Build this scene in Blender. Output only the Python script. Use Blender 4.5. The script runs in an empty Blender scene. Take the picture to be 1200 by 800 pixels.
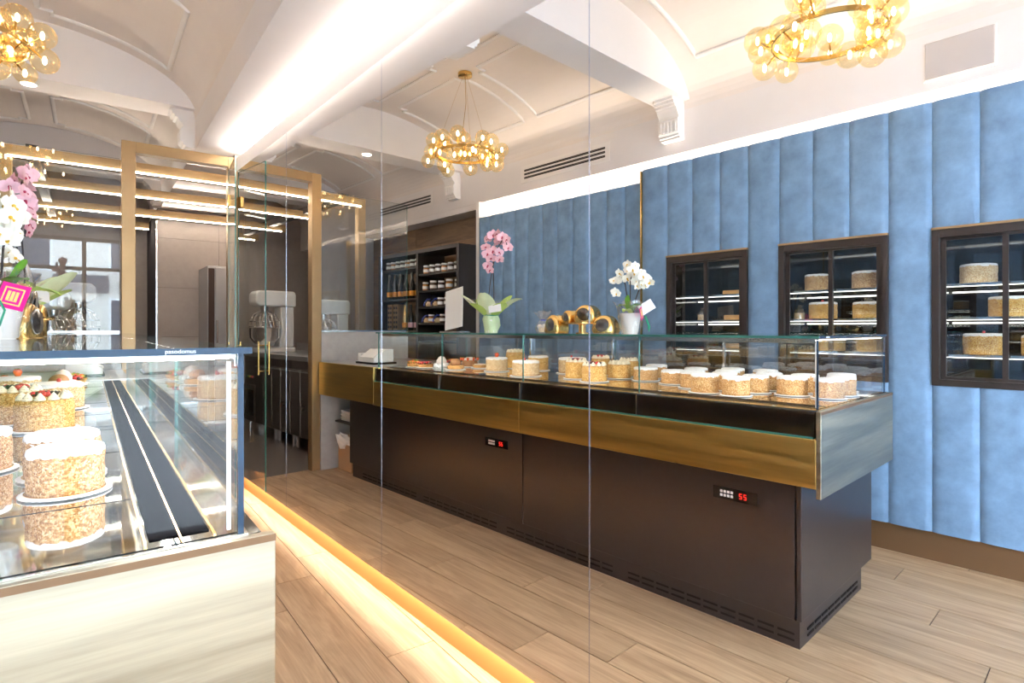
import bpy, bmesh, math, random
from mathutils import Vector, Matrix, noise
random.seed(7)
sc = bpy.context.scene
COL = sc.collection
R_ = math.radians

# ------------------------------------------------------------------ camera
CAM_H = 1.30
YAW = 36.4          # view direction, degrees clockwise from the long axis of the shop
cam = bpy.data.cameras.new('camera'); camo = bpy.data.objects.new('camera', cam); COL.objects.link(camo)
camo.location = (0, 0, CAM_H); camo.rotation_euler = (R_(90), 0, R_(-YAW))
cam.sensor_width = 36; cam.lens = 672 / 1200 * 36; cam.shift_y = -15 / 1200; cam.clip_start = .02
sc.camera = camo

# ------------------------------------------------------------------ view, world, large lights
sc.view_settings.view_transform = 'Standard'; sc.view_settings.look = 'None'
sc.view_settings.gamma = 1; sc.view_settings.use_curve_mapping = False
sc.view_settings.exposure = 1.16
cy = sc.cycles
cy.max_bounces = 14; cy.diffuse_bounces = 5; cy.glossy_bounces = 9; cy.transmission_bounces = 8
cy.transparent_max_bounces = 48; cy.sample_clamp_indirect = 6; cy.caustics_reflective = True
cy.use_denoising = True; cy.blur_glossy = .3
SKY = 8.0
w = bpy.data.worlds.new('daylight'); sc.world = w; w.use_nodes = True
bg = w.node_tree.nodes['Background']; bg.inputs[0].default_value = (.68, .83, 1, 1); bg.inputs[1].default_value = SKY

def area(name, loc, rot, sx, sy, power, col, spread=180):
    l = bpy.data.lights.new(name, 'AREA'); l.shape = 'RECTANGLE'; l.size = sx; l.size_y = sy
    l.energy = power; l.color = col; l.spread = R_(spread)
    o = bpy.data.objects.new(name, l); COL.objects.link(o); o.location = loc; o.rotation_euler = rot
    return o
# portal in the shop window behind the camera (only guides the daylight sampling)
po = area('window_portal', (-.1, -1.66, 1.5), (R_(90), 0, R_(180)), 2.5, 2.6, 1, (1, 1, 1)); po.data.cycles.is_portal = True

# mirror frame: u along the mirror, w out of the mirror into the room
BM = R_(3.4); DM = 1.27
def mir(u, w_, z): return Vector((math.cos(BM) * (DM - w_) - math.sin(BM) * u, math.sin(BM) * (DM - w_) + math.cos(BM) * u, z))
WARM = (1, .84, .66); LEDW = (1, .91, .82); WHITE = (1, .97, .92)
# cove strip on top of the mirror, floor strip under it, cove behind the velvet panelling
a = area('mirror_cove_light', mir(1.75, -.014, 2.694), (R_(180), R_(0), BM), .02, 6.5, 50, LEDW)
a = area('floor_strip_light', mir(1.75, -.0135, .1415), (0, 0, BM), .016, 6.5, 13, (1, .83, .60), 165)
area('panel_cove_light', (-1.475, 1.0, 2.535), (R_(180), R_(-12), 0), .03, 3.5, 13, WARM)
area('panel_cove_light', (-1.50, 3.85, 2.44), (R_(180), R_(-12), 0), .03, 2.1, 10, WARM)

# ------------------------------------------------------------------ mesh helper
class MB:
    def __init__(s, xf=None): s.v = []; s.f = []; s.m = []; s.xf = xf
    def add(s, vs, fs, mi=0):
        b = len(s.v)
        for p in vs:
            p = Vector(p); s.v.append(s.xf(*p) if s.xf else p)
        for f in fs: s.f.append(tuple(b + i for i in f)); s.m.append(mi)
        return s
    def box(s, x0, x1, y0, y1, z0, z1, mi=0, mis=None):
        x0, x1 = min(x0, x1), max(x0, x1); y0, y1 = min(y0, y1), max(y0, y1); z0, z1 = min(z0, z1), max(z0, z1)
        vs = [(x, y, z) for z in (z0, z1) for y in (y0, y1) for x in (x0, x1)]
        fs = [(0, 2, 3, 1), (4, 5, 7, 6), (0, 1, 5, 4), (2, 6, 7, 3), (0, 4, 6, 2), (1, 3, 7, 5)]  # -z +z -y +y -x +x
        b = len(s.v); s.add(vs, [], mi)
        for k, f in enumerate(fs): s.f.append(tuple(b + i for i in f)); s.m.append(mis[k] if mis else mi)
        return s
    def lathe(s, prof, n=24, c=(0, 0, 0), mi=0, axis='z', cap=True, wob=None):
        vs = []; fs = []
        for (r, z) in prof:
            for k in range(n):
                a = 2 * math.pi * k / n; rr = r * (wob(a, z) if wob else 1)
                p = (rr * math.cos(a), rr * math.sin(a), z)
                if axis == 'x': p = (p[2], p[0], p[1])
                if axis == 'y': p = (p[1], p[2], p[0])
                vs.append((p[0] + c[0], p[1] + c[1], p[2] + c[2]))
        for i in range(len(prof) - 1):
            for k in range(n):
                k2 = (k + 1) % n; fs.append((i * n + k, i * n + k2, (i + 1) * n + k2, (i + 1) * n + k))
        if cap:
            fs.append(tuple(range(n))[::-1]); fs.append(tuple(range((len(prof) - 1) * n, len(prof) * n)))
        return s.add(vs, fs, mi)
    def sphere(s, c, r, n=14, m=8, sc_=(1, 1, 1), mi=0):
        vs = [(c[0], c[1], c[2] - r * sc_[2])]; fs = []
        for i in range(1, m):
            t = math.pi * i / m
            for k in range(n):
                a = 2 * math.pi * k / n
                vs.append((c[0] + r * sc_[0] * math.sin(t) * math.cos(a), c[1] + r * sc_[1] * math.sin(t) * math.sin(a), c[2] - r * sc_[2] * math.cos(t)))
        vs.append((c[0], c[1], c[2] + r * sc_[2])); last = len(vs) - 1
        for k in range(n):
            k2 = (k + 1) % n; fs.append((0, 1 + k2, 1 + k)); fs.append((last, last - n + k, last - n + k2))
            for i in range(m - 2): fs.append((1 + i * n + k, 1 + i * n + k2, 1 + (i + 1) * n + k2, 1 + (i + 1) * n + k))
        return s.add(vs, fs, mi)
    def tube(s, pts, r, n=8, mi=0, rs=None):
        pts = [Vector(p) for p in pts]; vs = []; fs = []; up = None
        for i, p in enumerate(pts):
            t = (pts[min(i + 1, len(pts) - 1)] - pts[max(i - 1, 0)]).normalized()
            if up is None: up = t.orthogonal().normalized()
            else: up = (up - t * up.dot(t)).normalized()
            b = t.cross(up); rr = rs[i] if rs else r
            for k in range(n):
                a = 2 * math.pi * k / n; vs.append(p + up * rr * math.cos(a) + b * rr * math.sin(a))
        for i in range(len(pts) - 1):
            for k in range(n):
                k2 = (k + 1) % n; fs.append((i * n + k, i * n + k2, (i + 1) * n + k2, (i + 1) * n + k))
        fs.append(tuple(range(n))[::-1]); fs.append(tuple(range((len(pts) - 1) * n, len(pts) * n)))
        return s.add(vs, fs, mi)
    def prism(s, poly, h0, h1, axis='y', mi=0):
        # poly in the two other axes (y: x,z / x: y,z / z: x,y)
        n = len(poly); vs = []
        for h in (h0, h1):
            for a, b in poly: vs.append({'y': (a, h, b), 'x': (h, a, b), 'z': (a, b, h)}[axis])
        fs = [tuple(range(n)), tuple(range(n, 2 * n))[::-1]] + [(i, n + i, n + (i + 1) % n, (i + 1) % n) for i in range(n)]
        return s.add(vs, fs, mi)
    def mesh(s, name, mats, smooth=None, bevel=0):
        me = bpy.data.meshes.new(name); me.from_pydata([tuple(p) for p in s.v], [], s.f)
        me.polygons.foreach_set('material_index', s.m)
        bm = bmesh.new(); bm.from_mesh(me)
        bmesh.ops.recalc_face_normals(bm, faces=bm.faces)
        if bevel:
            es = [e for e in bm.edges if len(e.link_faces) == 2 and e.calc_face_angle() > .6]
            bmesh.ops.bevel(bm, geom=es, offset=bevel, segments=2, profile=.5, affect='EDGES', clamp_overlap=True)
        bm.to_mesh(me); bm.free()
        for m_ in (mats if isinstance(mats, (list, tuple)) else [mats]): me.materials.append(m_)
        if smooth is not None:
            me.polygons.foreach_set('use_smooth', [True] * len(me.polygons)); me.set_sharp_from_angle(angle=R_(smooth))
        return me
    def build(s, name, mats, parent=None, smooth=None, bevel=0, loc=None):
        return link(name, s.mesh(name, mats, smooth, bevel), parent, loc)

def link(name, me, parent=None, loc=None, rot=None):
    o = bpy.data.objects.new(name, me); COL.objects.link(o); o.parent = parent
    if loc is not None: o.location = loc
    if rot is not None: o.rotation_euler = rot
    return o
def tag(o, label, cat, group=None):
    o['label'] = label; o['category'] = cat
    if group: o['group'] = group
    return o
def thing(name, label, cat, loc=(0, 0, 0), rz=0, group=None):
    o = bpy.data.objects.new(name, None); COL.objects.link(o); o.location = loc; o.rotation_euler = (0, 0, rz); o.empty_display_size = .05
    return tag(o, label, cat, group)
def struct(o): o['kind'] = 'structure'; return o
def dup(root, loc, rz=0, label=None, group=None, scale=None):
    def cp(o, par):
        c = o.copy(); COL.objects.link(c); c.parent = par
        for ch in o.children: cp(ch, c)
        return c
    r = cp(root, None); r.location = loc; r.rotation_euler = (0, 0, rz)
    if scale: r.scale = (scale,) * 3
    if label: r['label'] = label
    if group: r['group'] = group
    return r

# ------------------------------------------------------------------ materials
def newmat(name):
    m = bpy.data.materials.new(name); m.use_nodes = True; nt = m.node_tree
    return m, nt, nt.nodes['Principled BSDF']
def N(nt, t, **k):
    n = nt.nodes.new(t)
    for a, b in k.items():
        if a.startswith('i_'): n.inputs[a[2:].replace('_', ' ')].default_value = b
        else: setattr(n, a, b)
    return n
def mat(name, col, rough=.5, metal=0, var=0, vscale=8, bump=0, bscale=60, spec=None, coat=0, emit=None, stretch=None, sheen=0, rand=0):
    m, nt, p = newmat(name); L = nt.links.new
    p.inputs['Base Color'].default_value = (*col, 1); p.inputs['Roughness'].default_value = rough; p.inputs['Metallic'].default_value = metal
    if spec is not None: p.inputs['Specular IOR Level'].default_value = spec
    if coat: p.inputs['Coat Weight'].default_value = coat; p.inputs['Coat Roughness'].default_value = .08
    if sheen: p.inputs['Sheen Weight'].default_value = sheen; p.inputs['Sheen Roughness'].default_value = .4; p.inputs['Sheen Tint'].default_value = (*col, 1)
    if emit: p.inputs['Emission Color'].default_value = (*emit[0], 1); p.inputs['Emission Strength'].default_value = emit[1]
    if var or bump or rand:
        tc = N(nt, 'ShaderNodeTexCoord'); mp = N(nt, 'ShaderNodeMapping'); L(tc.outputs['Object'], mp.inputs[0])
        if stretch: mp.inputs['Scale'].default_value = stretch
        oi = N(nt, 'ShaderNodeObjectInfo')
        sh = N(nt, 'ShaderNodeVectorMath', operation='MULTIPLY'); L(oi.outputs['Random'], sh.inputs[0]); sh.inputs[1].default_value = (37, 91, 53)
        ad = N(nt, 'ShaderNodeVectorMath', operation='ADD'); L(mp.outputs[0], ad.inputs[0])
        if rand: L(sh.outputs[0], ad.inputs[1])
    if var or rand:
        nz = N(nt, 'ShaderNodeTexNoise', i_Scale=vscale, i_Detail=6, i_Roughness=.6); L(ad.outputs[0], nz.inputs['Vector'])
        hs = N(nt, 'ShaderNodeHueSaturation'); hs.inputs['Color'].default_value = (*col, 1)
        mr = N(nt, 'ShaderNodeMapRange'); mr.inputs['From Min'].default_value = .3; mr.inputs['From Max'].default_value = .7
        mr.inputs['To Min'].default_value = 1 - var; mr.inputs['To Max'].default_value = 1 + var; L(nz.outputs[0], mr.inputs['Value'])
        if rand:
            rr = N(nt, 'ShaderNodeMapRange'); rr.inputs['To Min'].default_value = 1 - rand; rr.inputs['To Max'].default_value = 1 + rand; L(oi.outputs['Random'], rr.inputs['Value'])
            mu = N(nt, 'ShaderNodeMath', operation='MULTIPLY'); L(mr.outputs[0], mu.inputs[0]); L(rr.outputs[0], mu.inputs[1]); L(mu.outputs[0], hs.inputs['Value'])
        else: L(mr.outputs[0], hs.inputs['Value'])
        L(hs.outputs[0], p.inputs['Base Color'])
    if bump:
        nb = N(nt, 'ShaderNodeTexNoise', i_Scale=bscale, i_Detail=4); L(ad.outputs[0], nb.inputs['Vector'])
        b = N(nt, 'ShaderNodeBump', i_Strength=bump, i_Distance=.01); L(nb.outputs[0], b.inputs['Height']); L(b.outputs[0], p.inputs['Normal'])
    return m
def thin_glass(name, tint=(1, 1, 1), base=.035, top=.75, refl=(1, 1, 1), rough=0):
    m, nt, p = newmat(name); L = nt.links.new; nt.nodes.remove(p)
    lw = N(nt, 'ShaderNodeLayerWeight', i_Blend=.5); pw = N(nt, 'ShaderNodeMath', operation='POWER'); L(lw.outputs['Facing'], pw.inputs[0]); pw.inputs[1].default_value = 5
    ma = N(nt, 'ShaderNodeMath', operation='MULTIPLY_ADD'); L(pw.outputs[0], ma.inputs[0]); ma.inputs[1].default_value = top; ma.inputs[2].default_value = base
    tr = N(nt, 'ShaderNodeBsdfTransparent'); tr.inputs[0].default_value = (*tint, 1)
    gl = N(nt, 'ShaderNodeBsdfGlossy'); gl.inputs[0].default_value = (*refl, 1); gl.inputs['Roughness'].default_value = rough
    mx = N(nt, 'ShaderNodeMixShader'); L(ma.outputs[0], mx.inputs[0]); L(tr.outputs[0], mx.inputs[1]); L(gl.outputs[0], mx.inputs[2])
    L(mx.outputs[0], nt.nodes['Material Output'].inputs[0]); return m
def emis(name, col, st):
    m, nt, p = newmat(name); nt.nodes.remove(p); e = N(nt, 'ShaderNodeEmission'); e.inputs[0].default_value = (*col, 1); e.inputs[1].default_value = st
    nt.links.new(e.outputs[0], nt.nodes['Material Output'].inputs[0]); return m
def wood_mat(name, c0, c1, rough=.45, rand=.12, axis_scale=(9, .8, 9), dist=2.2, knot=True):
    m, nt, p = newmat(name); L = nt.links.new
    tc = N(nt, 'ShaderNodeTexCoord'); oi = N(nt, 'ShaderNodeObjectInfo')
    sh = N(nt, 'ShaderNodeVectorMath', operation='MULTIPLY'); L(oi.outputs['Random'], sh.inputs[0]); sh.inputs[1].default_value = (31, 87, 13)
    ad = N(nt, 'ShaderNodeVectorMath', operation='ADD'); L(tc.outputs['Object'], ad.inputs[0]); L(sh.outputs[0], ad.inputs[1])
    mp = N(nt, 'ShaderNodeMapping'); mp.inputs['Scale'].default_value = axis_scale; L(ad.outputs[0], mp.inputs[0])
    n1 = N(nt, 'ShaderNodeTexNoise', i_Scale=1.3, i_Detail=8, i_Roughness=.62, i_Distortion=dist); L(mp.outputs[0], n1.inputs['Vector'])
    mp2 = N(nt, 'ShaderNodeMapping'); mp2.inputs['Scale'].default_value = tuple(q * 7 if q > 2 else q * 1.5 for q in axis_scale); L(ad.outputs[0], mp2.inputs[0])
    n2 = N(nt, 'ShaderNodeTexNoise', i_Scale=2, i_Detail=5); L(mp2.outputs[0], n2.inputs['Vector'])
    mx = N(nt, 'ShaderNodeMath', operation='MULTIPLY_ADD'); L(n2.outputs[0], mx.inputs[0]); mx.inputs[1].default_value = .35
    sb = N(nt, 'ShaderNodeMath', operation='MULTIPLY'); L(n1.outputs[0], sb.inputs[0]); sb.inputs[1].default_value = .75; L(sb.outputs[0], mx.inputs[2])
    rp = N(nt, 'ShaderNodeValToRGB'); L(mx.outputs[0], rp.inputs[0]); rp.color_ramp.elements[0].position = .36; rp.color_ramp.elements[1].position = .72
    rp.color_ramp.elements[0].color = (*c0, 1); rp.color_ramp.elements[1].color = (*c1, 1)
    hs = N(nt, 'ShaderNodeHueSaturation'); rr = N(nt, 'ShaderNodeMapRange'); rr.inputs['To Min'].default_value = 1 - rand; rr.inputs['To Max'].default_value = 1 + rand
    L(oi.outputs['Random'], rr.inputs['Value']); L(rr.outputs[0], hs.inputs['Value']); L(rp.outputs[0], hs.inputs['Color']); L(hs.outputs[0], p.inputs['Base Color'])
    p.inputs['Roughness'].default_value = rough
    b = N(nt, 'ShaderNodeBump', i_Strength=.12, i_Distance=.004); L(n2.outputs[0], b.inputs['Height']); L(b.outputs[0], p.inputs['Normal']); return m
def brushed(name, col, rough, axis_scale, var=.16, aniso=0):
    m, nt, p = newmat(name); L = nt.links.new
    tc = N(nt, 'ShaderNodeTexCoord'); mp = N(nt, 'ShaderNodeMapping'); mp.inputs['Scale'].default_value = axis_scale; L(tc.outputs['Object'], mp.inputs[0])
    nz = N(nt, 'ShaderNodeTexNoise', i_Scale=1, i_Detail=6, i_Roughness=.65); L(mp.outputs[0], nz.inputs['Vector'])
    hs = N(nt, 'ShaderNodeHueSaturation'); hs.inputs['Color'].default_value = (*col, 1)
    mr = N(nt, 'ShaderNodeMapRange'); mr.inputs['From Min'].default_value = .3; mr.inputs['From Max'].default_value = .7; mr.inputs['To Min'].default_value = 1 - var; mr.inputs['To Max'].default_value = 1 + var
    L(nz.outputs[0], mr.inputs['Value']); L(mr.outputs[0], hs.inputs['Value']); L(hs.outputs[0], p.inputs['Base Color'])
    m2 = N(nt, 'ShaderNodeMapRange'); m2.inputs['From Min'].default_value = .3; m2.inputs['From Max'].default_value = .7; m2.inputs['To Min'].default_value = rough - .07; m2.inputs['To Max'].default_value = rough + .09
    L(nz.outputs[0], m2.inputs['Value']); L(m2.outputs[0], p.inputs['Roughness'])
    p.inputs['Metallic'].default_value = 1; return m
def crumb(name, c0, c1, c2, scale=290, rand=.08):
    m, nt, p = newmat(name); L = nt.links.new
    tc = N(nt, 'ShaderNodeTexCoord'); vo = N(nt, 'ShaderNodeTexVoronoi', i_Scale=scale); L(tc.outputs['Object'], vo.inputs['Vector'])
    nz = N(nt, 'ShaderNodeTexNoise', i_Scale=28, i_Detail=3); L(tc.outputs['Object'], nz.inputs['Vector'])
    sx = N(nt, 'ShaderNodeSeparateColor'); L(vo.outputs['Color'], sx.inputs[0])
    mx = N(nt, 'ShaderNodeMath', operation='MULTIPLY_ADD'); L(sx.outputs[0], mx.inputs[0]); mx.inputs[1].default_value = .75
    s2 = N(nt, 'ShaderNodeMath', operation='MULTIPLY'); L(nz.outputs[0], s2.inputs[0]); s2.inputs[1].default_value = .3; L(s2.outputs[0], mx.inputs[2])
    rp = N(nt, 'ShaderNodeValToRGB'); L(mx.outputs[0], rp.inputs[0]); e = rp.color_ramp.elements
    e[0].position = .1; e[0].color = (*c0, 1); e[1].position = .9; e[1].color = (*c2, 1); k = e.new(.5); k.color = (*c1, 1)
    L(rp.outputs[0], p.inputs['Base Color']); p.inputs['Roughness'].default_value = .75
    b = N(nt, 'ShaderNodeBump', i_Strength=.7, i_Distance=.004); b.invert = True; L(vo.outputs['Distance'], b.inputs['Height']); L(b.outputs[0], p.inputs['Normal'])
    return m

M = {}
M['plaster'] = mat('plaster', (.82, .775, .765), .85, var=.02, vscale=3)
M['plaster_trim'] = mat('plaster_trim', (.86, .82, .80), .7)
M['plaster_warm'] = mat('plaster_warm', (.82, .745, .70), .85, var=.02, vscale=3)
M['floor_wood'] = wood_mat('floor_wood', (.30, .182, .098), (.56, .385, .235), .40, .10)
M['floor_gap'] = mat('floor_gap', (.03, .022, .03), .9)
M['kitchen_floor'] = mat('kitchen_floor', (.12, .095, .085), .45, var=.06, vscale=20)
M['wall_wood'] = wood_mat('wall_wood', (.12, .06, .025), (.27, .15, .07), .5, .12, (6, 1, 6))
M['mirror'] = mat('mirror', (.90, .905, .90), 0, 1)
M['velvet'] = mat('velvet', (.165, .28, .44), .75, var=.22, vscale=8, bump=.12, bscale=180, sheen=.7, rand=.05)
M['seam'] = mat('seam', (.60, .64, .78), .22, 1)
M['brass'] = brushed('brass', (.70, .50, .16), .34, (3, 1.2, 26))
M['brass_end'] = brushed('brass_end', (.43, .385, .295), .40, (1.2, 3, 22), .30)  # same brass as the front, window glare put into the greyer colour
M['gold'] = mat('gold', (.74, .50, .18), .22, 1)
M['brass_frame'] = mat('brass_frame', (.40, .265, .135), .40, .7, var=.04)
M['strip_gold'] = mat('strip_gold', (.40, .175, .05), .6, .1)
M['dark_front'] = mat('dark_front', (.024, .020, .023), .32, .0, spec=.65, var=.08, vscale=30, bump=.03, bscale=400)
M['black'] = mat('black', (.012, .011, .011), .55, spec=.2)
M['slot'] = mat('slot', (.010, .010, .012), .9, spec=0)
M['black_gloss'] = mat('black_gloss', (.012, .008, .006), .06, spec=.6, coat=.5)
M['brown_frame'] = mat('brown_frame', (.030, .021, .019), .42, .2)
M['steel'] = brushed('steel', (.55, .55, .56), .36, (2, 2, 14), .05)
M['steel_dark'] = brushed('steel_dark', (.26, .235, .22), .33, (2, 2, 30), .10)
M['deck'] = mat('deck', (.80, .79, .77), .035, 1)
M['chrome'] = mat('chrome', (.82, .82, .84), .12, 1)
M['baseboard'] = mat('baseboard', (.19, .105, .05), .45, .3)
M['concrete'] = mat('concrete', (.42, .40, .38), .8, var=.10, vscale=9, bump=.05, bscale=40)
M['tile'] = mat('tile', (.40, .335, .30), .6, var=.05, vscale=14, rand=.03)
M['glass'] = thin_glass('glass', (.985, .995, .99))
M['glass_clear'] = thin_glass('glass_clear', (.99, .995, .995), .02, .6)
M['glass_dark'] = thin_glass('glass_dark', (.93, .95, .95), .055, .75)
M['glass_top'] = thin_glass('glass_top', (.96, .985, .98), .05, .85)
M['glass_end'] = thin_glass('glass_end', (.99, .995, 1), .014, .7)
M['glass_rear'] = thin_glass('glass_rear', (.90, .92, .93), .13, .7)
M['glass_edge'] = mat('glass_edge', (.04, .17, .145), .15, 0, spec=.6)
M['glass_edge_blue'] = mat('glass_edge_blue', (.014, .042, .085), .25, spec=.35)
M['cellophane'] = thin_glass('cellophane', (.95, .95, .95), .15, .75, rough=.06)
M['globe'] = thin_glass('globe', (1, .935, .77), .12, .85, (1, .90, .70))
M['bulb'] = emis('bulb', (1, .80, .58), 16)
M['led'] = emis('led', (1, .90, .76), 30)
M['led_case'] = emis('led_case', (1, .95, .88), 30)
M['led_fridge'] = emis('led_fridge', (1, .96, .88), 2.6)
M['led_warm'] = emis('led_warm', (1, .80, .58), 9)
M['down'] = emis('down', (1, .86, .66), 20)
M['red_led'] = emis('red_led', (1, .03, .02), 1.4)
M['white'] = mat('white', (.86, .86, .85), .5)
M['paper'] = mat('paper', (.84, .83, .82), .7)
M['card'] = mat('card', (.55, .38, .24), .8)
M['grey_speaker'] = mat('grey_speaker', (.56, .51, .49), .8, bump=.1, bscale=600)
M['crumb'] = crumb('crumb', (.28, .11, .025), (.54, .28, .09), (.80, .56, .30))
M['crumb_gold'] = crumb('crumb_gold', (.36, .14, .02), (.66, .35, .08), (.88, .64, .28))
M['crumb_pale'] = crumb('crumb_pale', (.40, .21, .08), (.68, .45, .22), (.88, .72, .48))
M['crumb_dark'] = crumb('crumb_dark', (.22, .09, .03), (.45, .25, .10), (.72, .52, .28))
M['sugar'] = mat('sugar', (.90, .885, .86), .9, var=.05, vscale=60, bump=.4, bscale=150)
M['cream'] = mat('cream', (.93, .84, .64), .5, var=.05, vscale=40)
M['meringue'] = mat('meringue', (.86, .77, .70), .6, var=.06, vscale=40)
M['pastry'] = mat('pastry', (.55, .29, .09), .6, var=.25, vscale=30, bump=.3, bscale=80)
M['choux'] = mat('choux', (.36, .16, .06), .55, var=.25, vscale=40, bump=.3, bscale=80)
M['red'] = mat('red', (.55, .02, .025), .28, coat=.3)
M['orange_red'] = mat('orange_red', (.75, .10, .02), .3)
M['darkberry'] = mat('darkberry', (.045, .012, .02), .3)
M['choc'] = mat('choc', (.05, .02, .012), .4)
M['green'] = mat('green', (.12, .34, .03), .4, var=.2, vscale=10)
M['green_light'] = mat('green_light', (.42, .62, .14), .5, var=.15, vscale=10)
M['green_wrap'] = mat('green_wrap', (.66, .76, .50), .4, var=.12, vscale=12)
M['green_paper'] = mat('green_paper', (.56, .70, .42), .4, var=.1, vscale=12)
M['ribbon_green'] = mat('ribbon_green', (.01, .28, .16), .35)
M['stem'] = mat('stem', (.035, .022, .02), .5)
M['petal_pink'] = mat('petal_pink', (.90, .56, .66), .5, var=.12, vscale=60)
M['petal_white'] = mat('petal_white', (.90, .88, .78), .5)
M['flower_heart'] = mat('flower_heart', (.75, .45, .04), .5)
M['heart_dark'] = mat('heart_dark', (.45, .03, .10), .5)
M['magenta'] = mat('magenta', (.86, .006, .30), .5)
M['sticker_yellow'] = mat('sticker_yellow', (.88, .72, .20), .5)
M['gold_foil'] = mat('gold_foil', (.80, .55, .20), .2, 1, bump=.5, bscale=25)
M['window_film'] = mat('window_film', (.02, .014, .012), .12, coat=.6, bump=.6, bscale=3)
M['jar'] = thin_glass('jar', (.95, .93, .88), .05, .7)
M['jam_dark'] = mat('jam_dark', (.06, .025, .015), .3)
M['jam_amber'] = mat('jam_amber', (.55, .22, .03), .3)
M['bottle'] = mat('bottle', (.012, .014, .010), .08, coat=.5)
M['label_orange'] = mat('label_orange', (.80, .30, .02), .5)
M['label_pink'] = mat('label_pink', (.75, .45, .47), .5)
M['ribbon_blue'] = mat('ribbon_blue', (.02, .06, .55), .35)
M['shelf_dark'] = mat('shelf_dark', (.042, .034, .032), .45, .2, var=.06, vscale=20)
M['mixer'] = mat('mixer', (.66, .66, .66), .35)
M['pave'] = mat('pave', (.52, .51, .50), .9, var=.1)
M['facade'] = mat('facade', (.72, .68, .62), .9, var=.04)
M['sign_dark'] = mat('sign_dark', (.05, .06, .09), .6)
M['hedge'] = mat('hedge', (.06, .22, .03), .7, var=.4, vscale=30)
M['door_dark'] = mat('door_dark', (.03, .025, .02), .5)

# ================================================================== STRUCTURE
XW = -1.47       # plaster wall above the panelling
XA = .69         # arris of the lowered soffit on the mirror side
Y0, Y1, YP = -1.72, 9.7, 5.22
# ---- floor and planks
fl = struct(MB().box(-2.3, 2.2, Y0, 5.285, -.10, -.006).build('floor', M['floor_gap']))
PW, PL, G = .2095, 1.22, .0038
pm = {}
def plank_mesh(wd, ln):
    k = (round(wd, 3), round(ln, 3))
    if k not in pm: pm[k] = MB().box(0, wd - G, 0, ln - G, -.008, 0).mesh('plank', M['floor_wood'])
    return pm[k]
col0 = .739 - 11 * PW
for i in range(20):
    x = col0 + i * PW
    if x < -1.6 or x > 1.45: continue
    off = (i * .47 + .13 * (i % 3)) % 1.0 * PL
    if abs(x - .739) < .02: off = (3.06 - Y0) % PL
    if abs(x - .9485) < .02: off = (2.121 - Y0) % PL
    if abs(x - .5295) < .02: off = (2.748 - Y0) % PL
    y = Y0 + off - PL
    while y < 5.28:
        a, b = max(y, Y0), min(y + PL, 5.285)
        if b - a > .03: link('plank', plank_mesh(PW, b - a), fl, (x, a, 0))
        y += PL
kf = struct(MB().box(-2.3, 2.2, 5.285, Y1, -.1, -.002).build('floor_kitchen', M['kitchen_floor']))

# ---- mirror wall
struct(MB(mir).box(-1.8, 5.16, -.32, -.12, 0, 2.76).build('wall_right', M['plaster']))
struct(MB(mir).box(-1.8, 5.12, -.12, -.047, 0, .155).build('baseboard_right', M['strip_gold']))
struct(MB(mir).box(-1.8, 5.12, -.12, -.047, .155, 2.62).build('wall_mirror_backing', M['seam']))
struct(MB(mir).box(-1.8, 5.12, -.03, .0, 2.583, 2.69).build('trim_1', M['plaster_trim']))
struct(MB(mir).box(-1.8, 5.12, -.12, -.03, 2.62, 2.635).build('trim_2', M['plaster_trim']))
struct(MB(mir).box(-1.8, 5.12, -.047, -.026, .158, .17).build('trim_3', M['black']))
wm = thing('wall_mirror', 'floor-to-ceiling frameless mirror covering the wall above the glowing gold skirting', 'mirror', mir(2.5, 0, .133))
for u0, u1 in [(-1.45, -.175), (-.175, 1.165), (1.165, 2.495), (2.495, 3.837), (3.837, 5.115)]:
    c = Vector(wm.location)
    b = MB(lambda u, w_, z: mir(u, w_, z) - c)
    b.box(u0 + .0016, u1 - .0016, -.005, 0, .133, 2.583)
    b.build('pane', M['mirror'], wm)
    e_ = MB(lambda u, w_, z: mir(u, w_, z) - c); e_.box(u1 - .0016, u1 + .0016, -.005, .0006, .133, 2.583); e_.build('edge_joint', M['seam'], wm)

# ---- lowered soffit / longitudinal beam on the mirror side
struct(MB().box(XA, 2.2, Y0, Y1, 2.752, 3.65).build('ceiling_beam', M['plaster']))
# ---- walls left
MBl = MB()
MBl.box(XW - .35, XW, Y0, Y1, 2.665, 3.65)
struct(MBl.build('wall_left', M['plaster']))
struct(MB().box(XW - .35, -1.56, Y0, 4.93, 2.3, 2.665).build('wall_left_recess', M['plaster_trim']))
struct(MB().box(-2.0, -1.90, Y0, Y1, 0, 2.7).build('wall_left_back', M['black']))
# ---- back of the kitchen, right side of the kitchen, shop front
struct(MB().box(-2.3, 2.2, 9.6, Y1, 0, 3.65).build('wall_back', M['tile']))
struct(MB().box(2.0, 2.2, 5.22, Y1, 0, 2.75).build('wall_kitchen_right', M['tile']))
b = MB(); b.box(-2.0, 2.2, Y0 - .12, Y0, 2.86, 3.65); b.box(-2.0, -1.38, Y0 - .12, Y0, 0, 2.86); b.box(1.25, 2.2, Y0 - .12, Y0, 0, 2.86); b.box(-1.38, 1.25, Y0 - .12, Y0, 0, .12)
struct(b.build('wall_front', M['plaster']))
wf = MB()
for x in (-1.38, -.1, 1.19): wf.box(x, x + .06, Y0 - .08, Y0 - .02, .12, 2.86)
wf.box(-1.38, 1.25, Y0 - .08, Y0 - .02, 2.3, 2.36); wf.box(-1.38, 1.25, Y0 - .08, Y0 - .02, 2.80, 2.86); wf.box(-1.38, 1.25, Y0 - .08, Y0 - .02, .12, .18)
wo = struct(wf.build('window_1', M['brown_frame']))
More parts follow.
